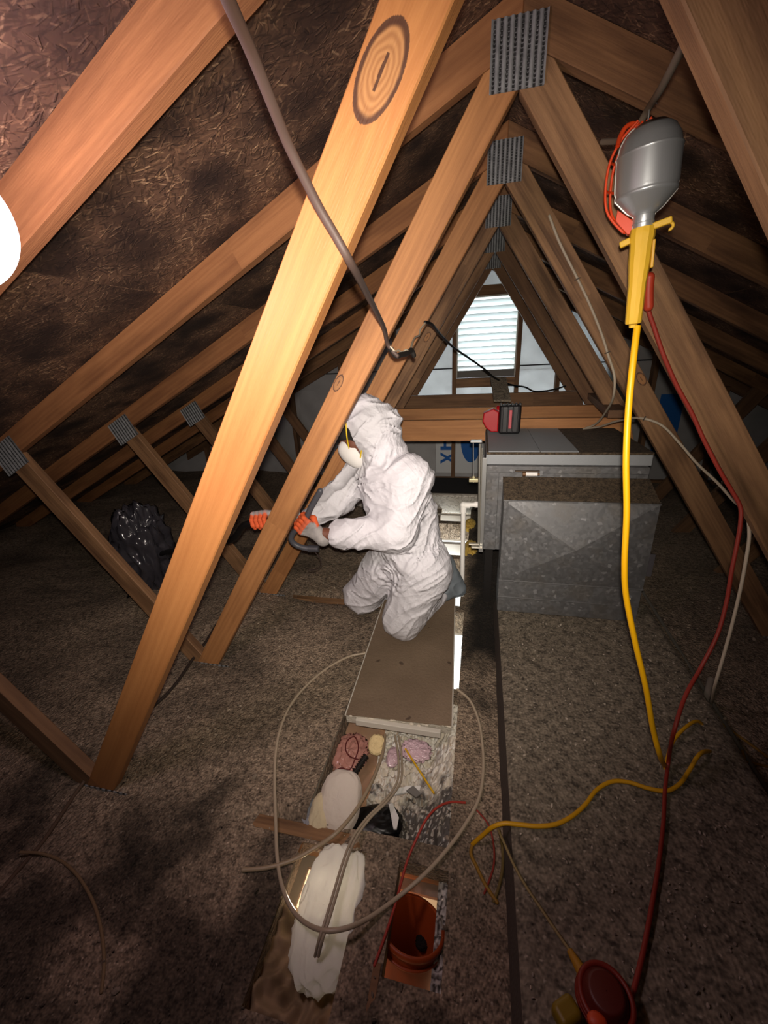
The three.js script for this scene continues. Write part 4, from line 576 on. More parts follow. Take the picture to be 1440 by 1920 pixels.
cable('pale_cord', 'dull pale cord going from the duct edge down to the yellow plug', 'cord', [atY(934, 1556, -1.262), atY(945, 1580, py_), atY(965, 1625, py_), atY(990, 1668, py_), atY(1015, 1705, py_), atY(1042, 1745, py_), atY(1068, 1782, py_ + 0.004)], 0.0036, std({ color: 0x8d7b4f, roughness: 0.6 }), 90);
cable('dull_cord', 'short dull yellow-brown cord hanging beside the duct under the bend of the yellow cord', 'cord', [atY(936, 1556, -1.30), atY(942, 1590, fy), atY(942, 1630, fy), atY(934, 1668, fy), atY(926, 1690, fy)], 0.0042, std({ color: 0x6b5a2c, roughness: 0.7 }), 50);
cable('red_wire', 'red wire scrap lying in pieces left of the duct edge', 'wire', [atY(893, 1518, fy), atY(915, 1545, fy), atY(925, 1580, fy), atY(926, 1620, fy), atY(916, 1655, fy), atY(908, 1675, fy)], 0.0028, std({ color: 0x8e2f22, roughness: 0.7 }), 60);
cable('red_wire', 'red wire arching over the open bay and down the middle strip', 'wire', [atY(872, 1505, fy + 0.005), atY(845, 1504, fy + 0.02), atY(820, 1514, fy + 0.035), atY(800, 1535, fy + 0.04), atY(783, 1568, fy + 0.03), atY(765, 1610, fy + 0.01), atY(752, 1655, fy), atY(740, 1700, fy), atY(722, 1755, fy), atY(702, 1810, fy)], 0.0036, std({ color: 0xa5382b, roughness: 0.6 }), 110);
cable('red_wire', 'small loop of dark red wire on the pink plastic wrap', 'wire', [atY(624, 1447, -1.38), atY(640, 1440, -1.37), atY(655, 1443, -1.37), atY(665, 1425, -1.37), atY(672, 1400, -1.37), atY(664, 1381, -1.37), atY(652, 1388, -1.37), atY(648, 1404, -1.37), atY(656, 1418, -1.37), atY(672, 1424, -1.37)], 0.0022, std({ color: 0x5a1a18, roughness: 0.6 }), 90);
// clear tubing
{
  const tubeM = std({ color: 0xb3a38c, roughness: 0.35 });
  const t = thing('clear_tube', 'long loop of pale tubing encircling the open bays, passing under the board', 'tube', atY(520, 1480, fy));
  const y = fy + 0.004;
  mesh('tubing', under(t, capTube([atY(688, 1224, y), atY(655, 1231, y), atY(615, 1252, y), atY(575, 1285, y), atY(545, 1322, y), atY(526, 1365, y), atY(517, 1410, y), atY(515, 1470, y), atY(517, 1540, y), atY(520, 1610, y), atY(530, 1665, y), atY(550, 1708, y + 0.01), atY(580, 1735, y + 0.035), atY(615, 1745, y + 0.055), atY(650, 1740, y + 0.05), atY(690, 1722, y + 0.02), atY(740, 1687, y), atY(790, 1645, y + 0.008), atY(830, 1603, y + 0.012), atY(870, 1550, y + 0.004), atY(897, 1500, y), atY(906, 1450, y), atY(905, 1400, y), atY(897, 1350, y), atY(880, 1312, y), atY(858, 1293, y)], 0.0056, 330, 8)), tubeM, t);
  const t2 = thing('clear_tube', 'pale tube from under the board edge curving left to a cut end on the floor', 'tube', atY(600, 1590, fy));
  mesh('tubing', under(t2, capTube([atY(722, 1378, -1.40), atY(718, 1410, -1.385), atY(706, 1445, -1.36), atY(690, 1480, -1.335), atY(665, 1522, -1.325), atY(630, 1562, -1.325), atY(590, 1590, y), atY(545, 1614, y), atY(500, 1627, y), atY(456, 1631, y)], 0.0060, 140, 8)), std({ color: 0xa08e74, roughness: 0.4 }), t2);
  const t3 = thing('clear_tube', 'paired pale tubes running from the board edge down over the white bag', 'tube', atY(650, 1580, fy));
  for (const d of [-3.2, 3.2]) mesh('tubing', under(t3, capTube([atY(744 + d, 1380, -1.40), atY(750 + d, 1420, -1.385), atY(748 + d, 1465, -1.365), atY(725 + d, 1500, -1.34), atY(690 + d, 1535, -1.325), atY(664 + d, 1572, -1.315), atY(645 + d, 1620, -1.295), atY(630 + d, 1670, -1.285), atY(615 + d, 1720, -1.285), atY(602 + d, 1760, -1.295), atY(594 + d, 1792, -1.33)], 0.0040, 150, 8)), std({ color: 0xa89a84, roughness: 0.4 }), t3);
}
// cables and a rod lying on the floor
cable('floor_cable', 'dusty brown cable on the floor at lower left, ending at the knotted web', 'cable', [atY(160, 1462, -1.33), atY(140, 1490, fy), atY(110, 1535, fy), atY(75, 1585, fy), atY(40, 1625, fy), atY(0, 1672, fy), atY(-60, 1740, fy)], 0.0062, std({ color: 0x5c4a3a, roughness: 0.8 }), 80);
cable('floor_cable', 'thin pale cable curving down the floor at lower left', 'cable', [atY(38, 1598, -1.325), atY(75, 1600, fy + 0.01), atY(110, 1612, fy), atY(140, 1636, fy), atY(165, 1672, fy), atY(182, 1712, fy), atY(192, 1760, fy), atY(195, 1810, fy), atY(190, 1860, fy)], 0.0042, std({ color: 0x7a6549, roughness: 0.8 }), 90);
cable('floor_cable', 'dark cable on the floor between the feet of the first two left webs', 'cable', [atY(405, 1172, -1.30), atY(388, 1200, -1.31), atY(360, 1238, -1.325), atY(335, 1275, -1.335), atY(312, 1302, -1.34), atY(290, 1322, -1.34)], 0.0065, std({ color: 0x2b2019, roughness: 0.7 }), 60);
tag(mesh('conduit_rod', cyl(atY(1204, 1108, -1.345), atY(1450, 1500, -1.345), 0.0075, 0.0075, 10), std({ color: 0x77726a, roughness: 0.6 })), 'long straight grey rod lying on the dark floor right of the duct', 'rod');
tag(mesh('cable_tail', capTube([atY(1333, 1275, -1.30), atY(1326, 1300, -1.31), atY(1318, 1325, -1.335)], 0.013, 20, 8), std({ color: 0x8f867a, roughness: 0.7 })), 'stubby grey bundle where the white cable meets the floor at right', 'cable bundle');
tag(mesh('cardboard_scrap', box(1.02, 1.05, -1.36, -1.20, 2.44, 2.45, 0.002).rotateY(0), std({ color: 0x6e6a70, roughness: 0.8 })), 'small grey scrap standing against the far right web near the floor', 'scrap');
{ // red cord reel and plugs at the bottom edge
  const q = atY(1130, 1882, -1.236), t = thing('cord_reel', 'dark red round cord reel with yellow plugs at the bottom edge', 'cord reel', q);
  const rm = std({ color: 0x561409, roughness: 0.5 });
  const g = new THREE.LatheGeometry([[0.001, 0.052], [0.028, 0.052], [0.034, 0.048], [0.036, 0.04], [0.040, 0.036], [0.043, 0.03], [0.043, 0.006], [0.040, 0.0], [0.001, 0.0]].map(p => new THREE.Vector2(...p)), 40); mesh('hub', g, rm, t);
  const co = []; for (let i = 0; i < 3; i++) co.push(new THREE.TorusGeometry(0.047, 0.0056, 8, 48).rotateX(Math.PI / 2).translate(0.001 * i, 0.010 + i * 0.0105, 0)); mesh('wound_cord', co, std({ color: 0x7a2010, roughness: 0.5 }), t);
  const e = t.worldToLocal(atY(1068, 1782, py_ + 0.006)), f = t.worldToLocal(atY(1100, 1838, py_ + 0.012)); const d = f.clone().sub(e);
  mesh('plug', [cyl(e, e.clone().addScaledVector(d, 0.75), 0.0068, 0.012, 12), cyl(e.clone().addScaledVector(d, 0.75), f, 0.0155, 0.0155, 12)], std({ color: 0xa87a1a, roughness: 0.5 }), t);
  const a = t.worldToLocal(atY(1062, 1900, py_ + 0.02)); const k = new RoundedBoxGeometry(0.05, 0.035, 0.04, 3, 0.012); k.rotateY(0.6); k.translate(a.x, a.y, a.z); mesh('plug', k, std({ color: 0x80680f, roughness: 0.5 }), t);
  const b = t.worldToLocal(atY(1120, 1915, py_ + 0.04)); const c2 = new THREE.SphereGeometry(0.014, 16, 12); c2.scale(1.3, 0.7, 1); c2.translate(b.x, b.y, b.z); mesh('knob', c2, std({ color: 0xc8461c, roughness: 0.5 }), t);
}

// ---------------------------------------------------------------- the worker: distance fields meshed with surface nets
function nets(field, lo, hi, cell) {                                // survey-frame bounds; field < 0 inside
  const nx = Math.ceil((hi[0] - lo[0]) / cell) + 1, ny = Math.ceil((hi[1] - lo[1]) / cell) + 1, nz = Math.ceil((hi[2] - lo[2]) / cell) + 1;
  const F = new Float32Array(nx * ny * nz), at = (i, j, k) => F[(k * ny + j) * nx + i];
  for (let k = 0; k < nz; k++) for (let j = 0; j < ny; j++) for (let i = 0; i < nx; i++) F[(k * ny + j) * nx + i] = field(lo[0] + i * cell, lo[1] + j * cell, lo[2] + k * cell);
  const id = new Int32Array(nx * ny * nz).fill(-1), P = [], I = [];
  const E = [[0, 0, 0, 1, 0, 0], [0, 1, 0, 1, 1, 0], [0, 0, 1, 1, 0, 1], [0, 1, 1, 1, 1, 1], [0, 0, 0, 0, 1, 0], [1, 0, 0, 1, 1, 0], [0, 0, 1, 0, 1, 1], [1, 0, 1, 1, 1, 1], [0, 0, 0, 0, 0, 1], [1, 0, 0, 1, 0, 1], [0, 1, 0, 0, 1, 1], [1, 1, 0, 1, 1, 1]];
  for (let k = 0; k < nz - 1; k++) for (let j = 0; j < ny - 1; j++) for (let i = 0; i < nx - 1; i++) {
    let x = 0, y = 0, z = 0, n = 0; for (const [a, b, c, d, e, f] of E) { const p = at(i + a, j + b, k + c), q = at(i + d, j + e, k + f); if ((p < 0) === (q < 0)) continue; const t = p / (p - q); x += a + t * (d - a); y += b + t * (e - b); z += c + t * (f - c); n++; }
    if (!n) continue; id[(k * ny + j) * nx + i] = P.length / 3; P.push(lo[0] + (i + x / n) * cell, lo[1] + (j + y / n) * cell, lo[2] + (k + z / n) * cell);
  }
  const v = (i, j, k) => id[(k * ny + j) * nx + i], quad = (a, b, c, d, fl) => { if (a < 0 || b < 0 || c < 0 || d < 0) return; if (fl) I.push(a, c, b, a, d, c); else I.push(a, b, c, a, c, d); };
  for (let k = 1; k < nz - 1; k++) for (let j = 1; j < ny - 1; j++) for (let i = 1; i < nx - 1; i++) { const p = at(i, j, k) < 0;
    if (p !== at(i + 1, j, k) < 0) quad(v(i, j - 1, k - 1), v(i, j, k - 1), v(i, j, k), v(i, j - 1, k), p);
    if (p !== at(i, j + 1, k) < 0) quad(v(i - 1, j, k - 1), v(i - 1, j, k), v(i, j, k), v(i, j, k - 1), p);
    if (p !== at(i, j, k + 1) < 0) quad(v(i - 1, j - 1, k), v(i, j - 1, k), v(i, j, k), v(i - 1, j, k), p); }
  const N = [], U = [], e = cell * 0.6, Q = [];
  for (let i = 0; i < P.length; i += 3) { const [x, y, z] = [P[i], P[i + 1], P[i + 2]]; const g = [field(x + e, y, z) - field(x - e, y, z), field(x, y + e, z) - field(x, y - e, z), field(x, y, z + e) - field(x, y, z - e)], l = Math.hypot(...g) || 1; N.push(g[0] / l, g[1] / l, -g[2] / l); U.push((x + z * 0.8) * 1.0, y + 0.2 * z); Q.push(x, y + H, -z); }
  const g = new THREE.BufferGeometry(); g.setAttribute('position', new THREE.Float32BufferAttribute(Q, 3)); g.setAttribute('normal', new THREE.Float32BufferAttribute(N, 3)); g.setAttribute('uv', new THREE.Float32BufferAttribute(U, 2)); g.setIndex(I);
  // survey frame is mirrored in z, so check the winding once against the normals
  if (I.length) { let s = 0; for (let t = 0; t < I.length; t += 3 * 97) { const A = new THREE.Vector3().fromArray(Q, I[t] * 3), B = new THREE.Vector3().fromArray(Q, I[t + 1] * 3), Cc = new THREE.Vector3().fromArray(Q, I[t + 2] * 3), n = B.sub(A).cross(Cc.sub(A)); s += Math.sign(n.x * N[I[t] * 3] + n.y * N[I[t] * 3 + 1] + n.z * N[I[t] * 3 + 2]); } if (s < 0) { for (let t = 0; t < I.length; t += 3) { const q = I[t + 1]; I[t + 1] = I[t + 2]; I[t + 2] = q; } g.setIndex(I); } }
  return g;
}
const smin = (a, b, k) => { const h = Math.max(k - Math.abs(a - b), 0) / k; return Math.min(a, b) - h * h * k * 0.25; };
const caps = (a, b, ra, rb) => { const bx = b[0] - a[0], by = b[1] - a[1], bz = b[2] - a[2], L2 = bx * bx + by * by + bz * bz || 1e-9; return (x, y, z) => { const px = x - a[0], py = y - a[1], pz = z - a[2]; const t = Math.max(0, Math.min(1, (px * bx + py * by + pz * bz) / L2)); return Math.hypot(px - bx * t, py - by * t, pz - bz * t) - (ra + (rb - ra) * t); }; };
const ell = (c, r) => (x, y, z) => { const a = (x - c[0]) / r[0], b = (y - c[1]) / r[1], d = (z - c[2]) / r[2], k = Math.hypot(a, b, d); return (k - 1) * Math.min(r[0], r[1], r[2]); };
const blend = (fs, k) => (x, y, z) => { let d = fs[0](x, y, z); for (let i = 1; i < fs.length; i++) d = smin(d, fs[i](x, y, z), k); return d; };
{
  const J = { head: [-0.492, -0.315, 1.705], neck: [-0.42, -0.42, 1.70], chest: [-0.365, -0.555, 1.70], belly: [-0.325, -0.70, 1.705], waist: [-0.305, -0.82, 1.705], pelvis: [-0.275, -0.925, 1.72],
    shN: [-0.275, -0.505, 1.615], elN: [-0.325, -0.705, 1.535], cuN: [-0.565, -0.722, 1.50], wrN: [-0.655, -0.712, 1.485],
    shF: [-0.515, -0.515, 1.765], elF: [-0.640, -0.640, 1.70], cuF: [-0.735, -0.690, 1.62], wrF: [-0.760, -0.690, 1.575],
    hipN: [-0.225, -0.945, 1.655], knN: [-0.325, -1.205, 1.625], anN: [-0.185, -1.255, 1.93], hipF: [-0.375, -0.955, 1.785], knF: [-0.595, -1.235, 1.825], anF: [-0.36, -1.255, 2.17] };
  const t = thing('person', 'kneeling worker in a white hooded coverall, dust mask and orange-palmed gloves, holding a black hose', 'person', V(-0.30, -1.312, 1.72));
  const U = (n, g, m, p = t) => mesh(n, under(t, g), m, p);
  // body: head with its face, core, thighs and shins, arms with bare wrists
  const fd = [-0.80, -0.52, -0.25]; { const l = Math.hypot(...fd); fd.forEach((v, i) => fd[i] = v / l); }          // where the face looks
  const up = [-0.52, 0.80, 0.0]; { const k = up[0] * fd[0] + up[1] * fd[1] + up[2] * fd[2]; for (let i = 0; i < 3; i++) up[i] -= k * fd[i]; const l = Math.hypot(...up); up.forEach((v, i) => up[i] = v / l); }
  const rt = [up[1] * fd[2] - up[2] * fd[1], up[2] * fd[0] - up[0] * fd[2], up[0] * fd[1] - up[1] * fd[0]];
  const hp = (f, u, r) => [0, 1, 2].map(i => J.head[i] + fd[i] * f + up[i] * u + rt[i] * r);
  const headF = (() => { // ellipsoid skull with brow, nose, cheeks, jaw and ears in the head's own axes
    const loc = (x, y, z) => { const d = [x - J.head[0], y - J.head[1], z - J.head[2]]; return [d[0] * fd[0] + d[1] * fd[1] + d[2] * fd[2], d[0] * up[0] + d[1] * up[1] + d[2] * up[2], d[0] * rt[0] + d[1] * rt[1] + d[2] * rt[2]]; };
    const e = (c, r) => ell(c, r), parts = [e([0, 0.02, 0], [0.092, 0.098, 0.074]), e([0.035, -0.045, 0], [0.058, 0.062, 0.052]), caps([0.055, -0.095, 0], [0.02, -0.085, 0], 0.026, 0.034), caps([0.092, 0.012, 0], [0.108, -0.03, 0], 0.009, 0.014), caps([0.072, 0.026, -0.035], [0.072, 0.026, 0.035], 0.018, 0.018), e([0.066, -0.02, 0.036], [0.022, 0.018, 0.02]), e([0.066, -0.02, -0.036], [0.022, 0.018, 0.02]), caps([0.082, -0.058, -0.014], [0.082, -0.058, 0.014], 0.010, 0.010), e([-0.005, -0.005, 0.077], [0.02, 0.032, 0.01]), e([-0.005, -0.005, -0.077], [0.02, 0.032, 0.01])];
    const b = blend(parts, 0.022), eyes = [e([0.083, 0.010, 0.03], [0.012, 0.008, 0.014]), e([0.083, 0.010, -0.03], [0.012, 0.008, 0.014])];
    return (x, y, z) => { const q = loc(x, y, z); let d = b(...q); for (const k of eyes) d = Math.max(d, -k(...q) - 0.004); return d; };
  })();
  const limb = (a, b, c, r) => [caps(a, b, r[0], r[1]), caps(b, c, r[1], r[2])];
  const core = [caps(hp(-0.02, -0.05, 0), J.neck, 0.055, 0.058), caps(J.neck, J.chest, 0.06, 0.11), caps(J.chest, J.belly, 0.115, 0.11), caps(J.belly, J.pelvis, 0.11, 0.115), ...limb(J.shN, J.elN, J.cuN, [0.045, 0.038, 0.033]), caps(J.cuN, J.wrN, 0.034, 0.028), ...limb(J.shF, J.elF, J.cuF, [0.045, 0.038, 0.032]), caps(J.cuF, J.wrF, 0.03, 0.027), ...limb(J.hipN, J.knN, J.anN, [0.09, 0.06, 0.035]), ...limb(J.hipF, J.knF, J.anF, [0.09, 0.06, 0.035]), caps(J.anN, [-0.13, -1.25, 1.99], 0.035, 0.03), caps(J.anF, [-0.30, -1.26, 2.24], 0.035, 0.03)];
  const bodyF = blend(core, 0.03);
  const skin = std({ color: 0x6e4230, roughness: 0.6 });
  const gb = nets((x, y, z) => Math.max(bodyF(x, y, z), 0), [0, 0, 0], [0, 0, 0], 1);
  const body = nets(bodyF, [-0.84, -1.36, 1.42], [-0.02, -0.30, 2.32], 0.014), head = nets(headF, [-0.66, -0.50, 1.56], [-0.34, -0.16, 1.84], 0.0045);
  U('body', mergeGeometries([body, head]), skin);
  // hair under the hood edge
  U('hair', nets(blend([(x, y, z) => Math.max(headF(x, y, z) - 0.006, -ell(hp(0.10, -0.06, 0), [0.085, 0.085, 0.14])(x, y, z))], 0.01), [-0.66, -0.50, 1.56], [-0.34, -0.16, 1.84], 0.006), pl(0x0e0b0a, 0.8));
  // coverall
  const seg = [
    caps(J.neck, J.chest, 0.085, 0.150), caps(J.chest, J.belly, 0.150, 0.142), caps(J.belly, J.waist, 0.142, 0.136), caps(J.waist, J.pelvis, 0.134, 0.134),
    caps(J.shN, J.chest, 0.086, 0.10), caps(J.shF, J.chest, 0.082, 0.10),
    caps(J.shN, J.elN, 0.090, 0.078), caps(J.elN, J.cuN, 0.080, 0.060), caps(J.shF, J.elF, 0.084, 0.070), caps(J.elF, J.cuF, 0.070, 0.050),
    caps(J.hipN, J.knN, 0.132, 0.100), caps(J.knN, J.anN, 0.092, 0.052), caps(J.hipF, J.knF, 0.136, 0.094), caps(J.knF, J.anF, 0.09, 0.056)];
  const suit = blend(seg, 0.045);
  const hoodO = blend([ell([-0.458, -0.285, 1.70], [0.112, 0.112, 0.105]), ell([-0.372, -0.262, 1.70], [0.058, 0.046, 0.066]), caps([-0.43, -0.33, 1.70], [-0.385, -0.45, 1.70], 0.098, 0.098), caps([-0.50, -0.225, 1.70], [-0.545, -0.262, 1.68], 0.06, 0.045)], 0.04);
  const opening = blend([caps([-0.575, -0.345, 1.66], [-0.66, -0.42, 1.62], 0.078, 0.11), caps([-0.545, -0.435, 1.66], [-0.62, -0.50, 1.64], 0.05, 0.07)], 0.03);
  const hoodF = (x, y, z) => Math.max(hoodO(x, y, z), -opening(x, y, z));
  const fold = (x, y, z) => { // creases fanning from the bent joints plus slack cloth
    const w = 0.9 * ns(x * 5, y * 5, z * 5 + 9), a = 1 - Math.abs(2 * ns(x * 5 + y * 3 + w, y * 15 - x * 9 + w * 2, z * 5 + 2)), b = 1 - Math.abs(2 * ns(x * 14 + y * 10 + 3, y * 8 - w, z * 10)), c = ns(x * 5.5, y * 5.5, z * 5.5 + 5);
    return 0.010 * a * a * a + 0.0035 * b * b * b + 0.010 * c; };
  const ring = (j, r) => { const d = (x, y, z) => Math.hypot(x - j[0], y - j[1], z - j[2]); return (x, y, z) => { const q = d(x, y, z); return q < r ? 0.006 * Math.sin(q * 210 + 4 * ns(x * 12, y * 12, z * 12)) * (1 - q / r) : 0; }; };
  const rings = [ring(J.elN, 0.14), ring(J.elF, 0.12), ring([-0.30, -0.86, 1.60], 0.17), ring([-0.42, -0.98, 1.62], 0.14), ring([-0.42, -0.40, 1.62], 0.12), ring(J.knN, 0.12)];
  const seamW = (x, y, z) => { const q = (x + 0.45) * 0.8 + (z - 1.70) * -0.6; return 0.004 * Math.exp(-q * q * 9000) * (y < -0.44 && y > -0.92 && z < 1.68 ? 1 : 0); };
  const clothF = (x, y, z) => { let d = smin(suit(x, y, z), hoodF(x, y, z), 0.018); if (d > 0.06 || d < -0.06) return d; d -= fold(x, y, z) - 0.004 + seamW(x, y, z); for (const r of rings) d -= r(x, y, z); { const q = (y + 0.838 - 0.12 * (x + 0.3)) / 0.011; if (x > -0.48 && q * q < 9) d += 0.010 * Math.exp(-q * q) - 0.003 * Math.sin((x + z) * 260) * Math.exp(-q * q * 0.2); }
    // open cuffs and the board under the knees
    d = Math.max(d, -opening(x, y, z)); d = Math.max(d, (-1.311 - y) * (x > -0.50 ? 1 : 0) + (x > -0.50 ? 0 : -1.352 - y)); return d; };
  const cuffN = caps([-0.60, -0.722, 1.496], [-0.70, -0.72, 1.48], 0.040, 0.06), cuffF = caps([-0.752, -0.694, 1.60], [-0.80, -0.70, 1.55], 0.036, 0.05);
  const wrinkN = dataTex(512, 512, (a, b) => { const u = a * 4.5, v = b * 4.5, w1 = ns(u * 0.7, v * 0.7, 2) * 1.2, r1 = 1 - Math.abs(2 * ns(u * 0.9 + w1, v * 2.4 + w1 * 1.5, 5)), r2 = 1 - Math.abs(2 * ns(u * 3.2 - w1, v * 1.9 + w1, 9)), r3 = 1 - Math.abs(2 * ns(u * 6 + w1, v * 7, 3)); return 0.25 + 0.32 * r1 * r1 + 0.24 * r2 * r2 + 0.10 * r3 + 0.06 * ns(u * 14, v * 14, 4); }, false, [1 / 0.5, 1 / 0.5]);
  const white = std({ color: 0xd0cfd4, roughness: 0.75, bumpMap: wrinkN, bumpScale: 0.0045 });
  U('coverall', nets((x, y, z) => { const d = clothF(x, y, z); return d > 0.05 ? d : Math.max(d, -cuffN(x, y, z), -cuffF(x, y, z)); }, [-0.90, -1.37, 1.36], [0.02, -0.15, 2.34], 0.0085), white);
  // elastic gathers at the waist
  // shoe covers
  const grey = std({ color: 0x6f777d, roughness: 0.6, bumpMap: paperN, bumpScale: 0.004 });
  const boot = (o) => { const b = blend([caps([-0.160 + o[0], -1.085 + o[1], 1.99 + o[2]], [-0.092 + o[0], -1.25 + o[1], 1.99 + o[2]], 0.042, 0.050), caps([-0.165 + o[0], -1.10 + o[1], 1.99 + o[2]], [-0.16 + o[0], -1.24 + o[1], 1.96 + o[2]], 0.044, 0.064)], 0.03); return (x, y, z) => Math.max(b(x, y, z) - 0.006 * (1 - Math.abs(2 * ns(x * 16, y * 20, z * 16))), -1.311 - y); };
  U('shoe_cover', nets(boot([0, 0, 0]), [-0.28, -1.33, 1.86], [-0.02, -1.02, 2.10], 0.006), grey);
  U('shoe_cover', nets(boot([-0.21, 0.0, 0.19]), [-0.49, -1.33, 2.05], [-0.23, -1.02, 2.29], 0.007), grey);
  // dust mask with two yellow straps
  const m0 = hp(0.105, -0.052, 0), maskF = (() => { const e = blend([ell(hp(0.080, -0.050, 0), [0.062, 0.055, 0.058]), caps(hp(0.10, -0.02, 0), hp(0.085, -0.085, 0), 0.035, 0.042)], 0.03); return (x, y, z) => { const q = (x - J.head[0]) * fd[0] + (y - J.head[1]) * fd[1] + (z - J.head[2]) * fd[2]; return Math.max(e(x, y, z), 0.062 - q); }; })();
  const mask = U('respirator_mask', nets(maskF, [-0.72, -0.52, 1.56], [-0.46, -0.28, 1.80], 0.0045), std({ color: 0xe2e0dc, roughness: 0.8 }));
  mesh('nose_clip', under(t, tube([hp(0.128, 0.012, 0.02), hp(0.142, 0.006, 0.0), hp(0.128, 0.012, -0.02)].map(q => V(...q)), 0.0025, 14, 6)), pl(0x3a3d42, 0.4), mask);
  const ys = pl(0xd8b81a, 0.5);
  const sgn = rt[2] < 0 ? 1 : -1; // the side of the head turned to the camera
  U('mask_strap', tube([hp(0.088, -0.028, sgn * 0.050), hp(0.062, 0.02, sgn * 0.077), hp(0.03, 0.07, sgn * 0.080)].map(q => V(...q)), 0.0030, 20, 6), ys);
  U('mask_strap', tube([hp(0.070, -0.085, sgn * 0.052), hp(0.03, -0.045, sgn * 0.080), hp(-0.01, 0.0, sgn * 0.089)].map(q => V(...q)), 0.0030, 20, 6), ys);
  // gloved hands, each a palm and five fingers closed round what it holds
  const vec = (a) => new THREE.Vector3(...a), arr = (v) => [v.x, v.y, v.z];
  function hand(c, axis, toPalm, wrist, rg, spread = 1) {
    const A = vec(axis).normalize(), Pm = vec(toPalm); Pm.addScaledVector(A, -Pm.dot(A)).normalize(); const Q = new THREE.Vector3().crossVectors(A, Pm); const W = vec(wrist); if (W.clone().sub(vec(c)).dot(Q) > 0) Q.negate(); // fingers start on the side away from the wrist
    const pt = (off, ang, r) => vec(c).addScaledVector(A, off).addScaledVector(Pm, Math.cos(ang) * r).addScaledVector(Q, Math.sin(ang) * r);
    const back = [], fing = []; const len = [0.94, 1.0, 0.96, 0.84];
    for (let i = 0; i < 4; i++) { const o = (i - 1.5) * 0.0205 * spread, k = len[i], r = rg + 0.011; const k0 = pt(o, 0.62, r + 0.012), k1 = pt(o, 0.62 + 0.95 * k, r + 0.004), k2 = pt(o * 0.97, 0.62 + 1.95 * k, r), k3 = pt(o * 0.94, 0.62 + 2.75 * k, r - 0.001);
      const wb = W.clone().addScaledVector(A, o * 0.55); back.push(caps(arr(wb), arr(k0), 0.0155, 0.0115)); fing.push(caps(arr(k0), arr(k1), 0.0108, 0.0098), caps(arr(k1), arr(k2), 0.0098, 0.0090), caps(arr(k2), arr(k3), 0.0090, 0.0080)); }
    const t0 = W.clone().addScaledVector(A, 0.024).lerp(pt(0.03, -0.2, rg + 0.02), 0.5), t1 = pt(0.036, -0.9, rg + 0.012), t2 = pt(0.024, -1.75, rg + 0.009); const th = [caps(arr(t0), arr(t1), 0.0145, 0.0115), caps(arr(t1), arr(t2), 0.0112, 0.0090)];
    const cuff = caps(arr(W), arr(W.clone().add(W.clone().sub(vec(c)).normalize().multiplyScalar(0.045))), 0.030, 0.034);
    const fB = blend([...back, cuff], 0.016), fF = blend(fing, 0.004), fT = blend(th, 0.01);
    const f = (x, y, z) => smin(smin(fB(x, y, z), fF(x, y, z), 0.006), fT(x, y, z), 0.008);
    const cx = vec(c), g = nets(f, [cx.x - 0.13, cx.y - 0.12, cx.z - 0.12], [cx.x + 0.13, cx.y + 0.12, cx.z + 0.12], 0.0033);
    const p = g.attributes.position, C = []; for (let i = 0; i < p.count; i++) { const x = p.getX(i), y = p.getY(i) - H, z = -p.getZ(i), b = fB(x, y, z), ff = Math.min(fF(x, y, z), fT(x, y, z)); const pd = Pm.x * (x - W.x) + Pm.y * (y - W.y) + Pm.z * (z - W.z); const k = sm(-0.003, 0.004, b - ff + 0.002 * ns(x * 90, y * 90, z * 90)); const n = 0.5 + fbm(x * 40, y * 40, z * 40, 3); C.push(...lerp3(lerp3([0.42, 0.40, 0.38], [0.20, 0.19, 0.19], n * 0.8), [0.72, 0.115, 0.03], Math.max(k, pd < -0.012 ? 0.9 : 0))); }
    g.setAttribute('color', new THREE.Float32BufferAttribute(C, 3)); return g;
  }
  const gm = std({ vertexColors: true, roughness: 0.8 });
  // near (left) hand on the wand, far (right) hand on the hose beyond the second truss
  const W0 = [-0.775, -0.715, 1.475], W1 = [-0.672, -0.585, 1.475];
  U('glove', hand([-0.710, -0.652, 1.470], [W1[0] - W0[0], W1[1] - W0[1], 0], [0.7, -0.5, -0.45], [-0.668, -0.700, 1.478], 0.013), gm);
  U('glove', hand([-0.900, -0.655, 1.455], [-1, -0.17, 0.0], [0.35, 0.75, 0.5], [-0.800, -0.652, 1.52], 0.016), gm);
  // ---- what he holds
  const wd = thing('grey_wand', 'short grey wand gripped in the near glove, bent towards the second truss', 'tool', V(...W0));
  mesh('shaft', under(wd, capTube([V(-0.625, -0.515, 1.478), V(...W1), V(-0.71, -0.652, 1.47), V(...W0), V(-0.785, -0.742, 1.475), V(-0.772, -0.768, 1.48), V(-0.735, -0.785, 1.485), V(-0.69, -0.79, 1.49)], 0.0125, 90, 12)), pl(0x4d4e55, 0.45), wd);
  mesh('nozzle', under(wd, cyl(V(-0.715, -0.788, 1.487), V(-0.67, -0.79, 1.492), 0.017, 0.015, 14)), pl(0x3a3a40, 0.5), wd);
  const hz = thing('black_hose', 'black ribbed vacuum hose running left from the worker into the dark', 'hose', V(-0.95, -0.66, 1.45));
  mesh('hose', under(hz, capTube([V(-0.80, -0.635, 1.452), V(-0.90, -0.655, 1.455), V(-0.99, -0.676, 1.46), atZ(440, 1008, 1.50), atZ(400, 1022, 1.58), atZ(340, 1033, 1.75), atZ(300, 1040, 1.88), atY(262, 1080, -1.30), atY(240, 1125, -1.335), atY(215, 1150, -1.34)], 0.0155, 200, 12)), M.black, hz);
  cable('loose_wire', 'thin dark wire loop dangling below the near glove', 'wire', [V(-0.70, -0.79, 1.49), V(-0.672, -0.83, 1.492), V(-0.668, -0.87, 1.495), V(-0.70, -0.90, 1.50), V(-0.735, -0.905, 1.50)], 0.0022, pl(0x2a1c18, 0.7), 40);
}
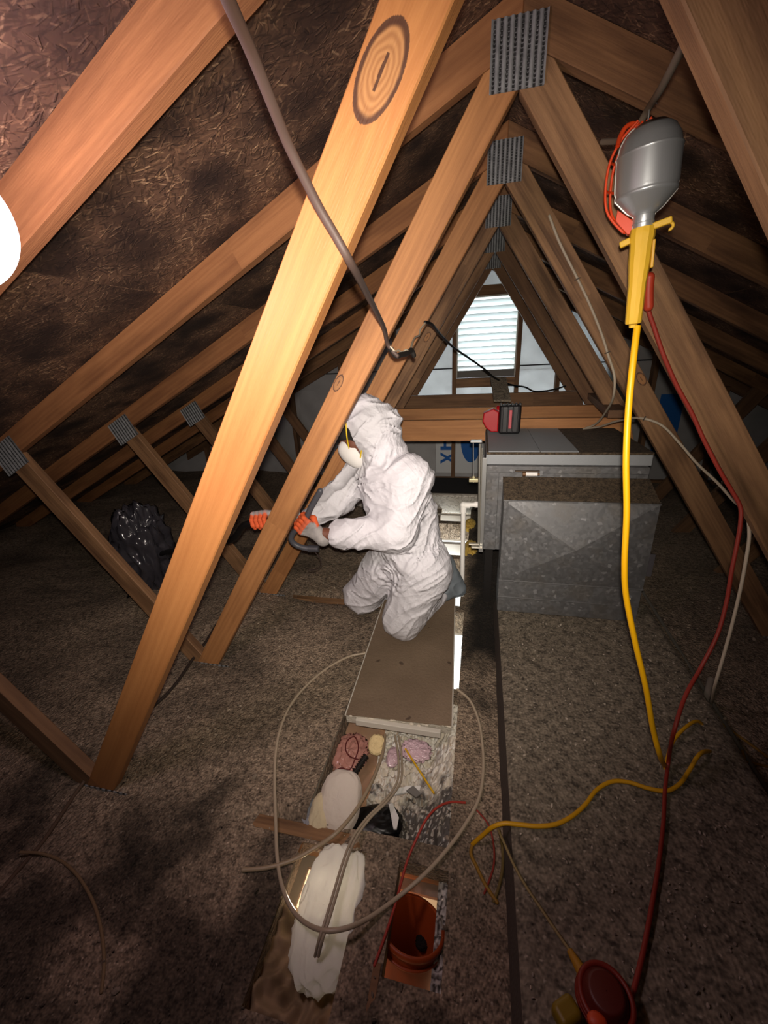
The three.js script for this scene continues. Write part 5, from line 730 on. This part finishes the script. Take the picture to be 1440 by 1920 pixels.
// clear plastic sack in the shadow at the left
{
  const g = pad(0.13, 0.25, 0.13, 2.4, 0.30, 2.4, 61); const q = V(-2.03, -1.09, 1.90); const m = mesh('plastic_sack', g, new THREE.MeshPhysicalMaterial({ color: 0x3b3a40, roughness: 0.22, clearcoat: 0.8, clearcoatRoughness: 0.12, bumpMap: paperN, bumpScale: 0.02 })); m.position.copy(q); tag(m, 'shiny crumpled dark plastic sack in the shadows at left, behind the first short web', 'bag');
}
scene.traverse(o => { if (o.isMesh) { o.castShadow = true; o.receiveShadow = true; } });
renderer.render(scene, camera);
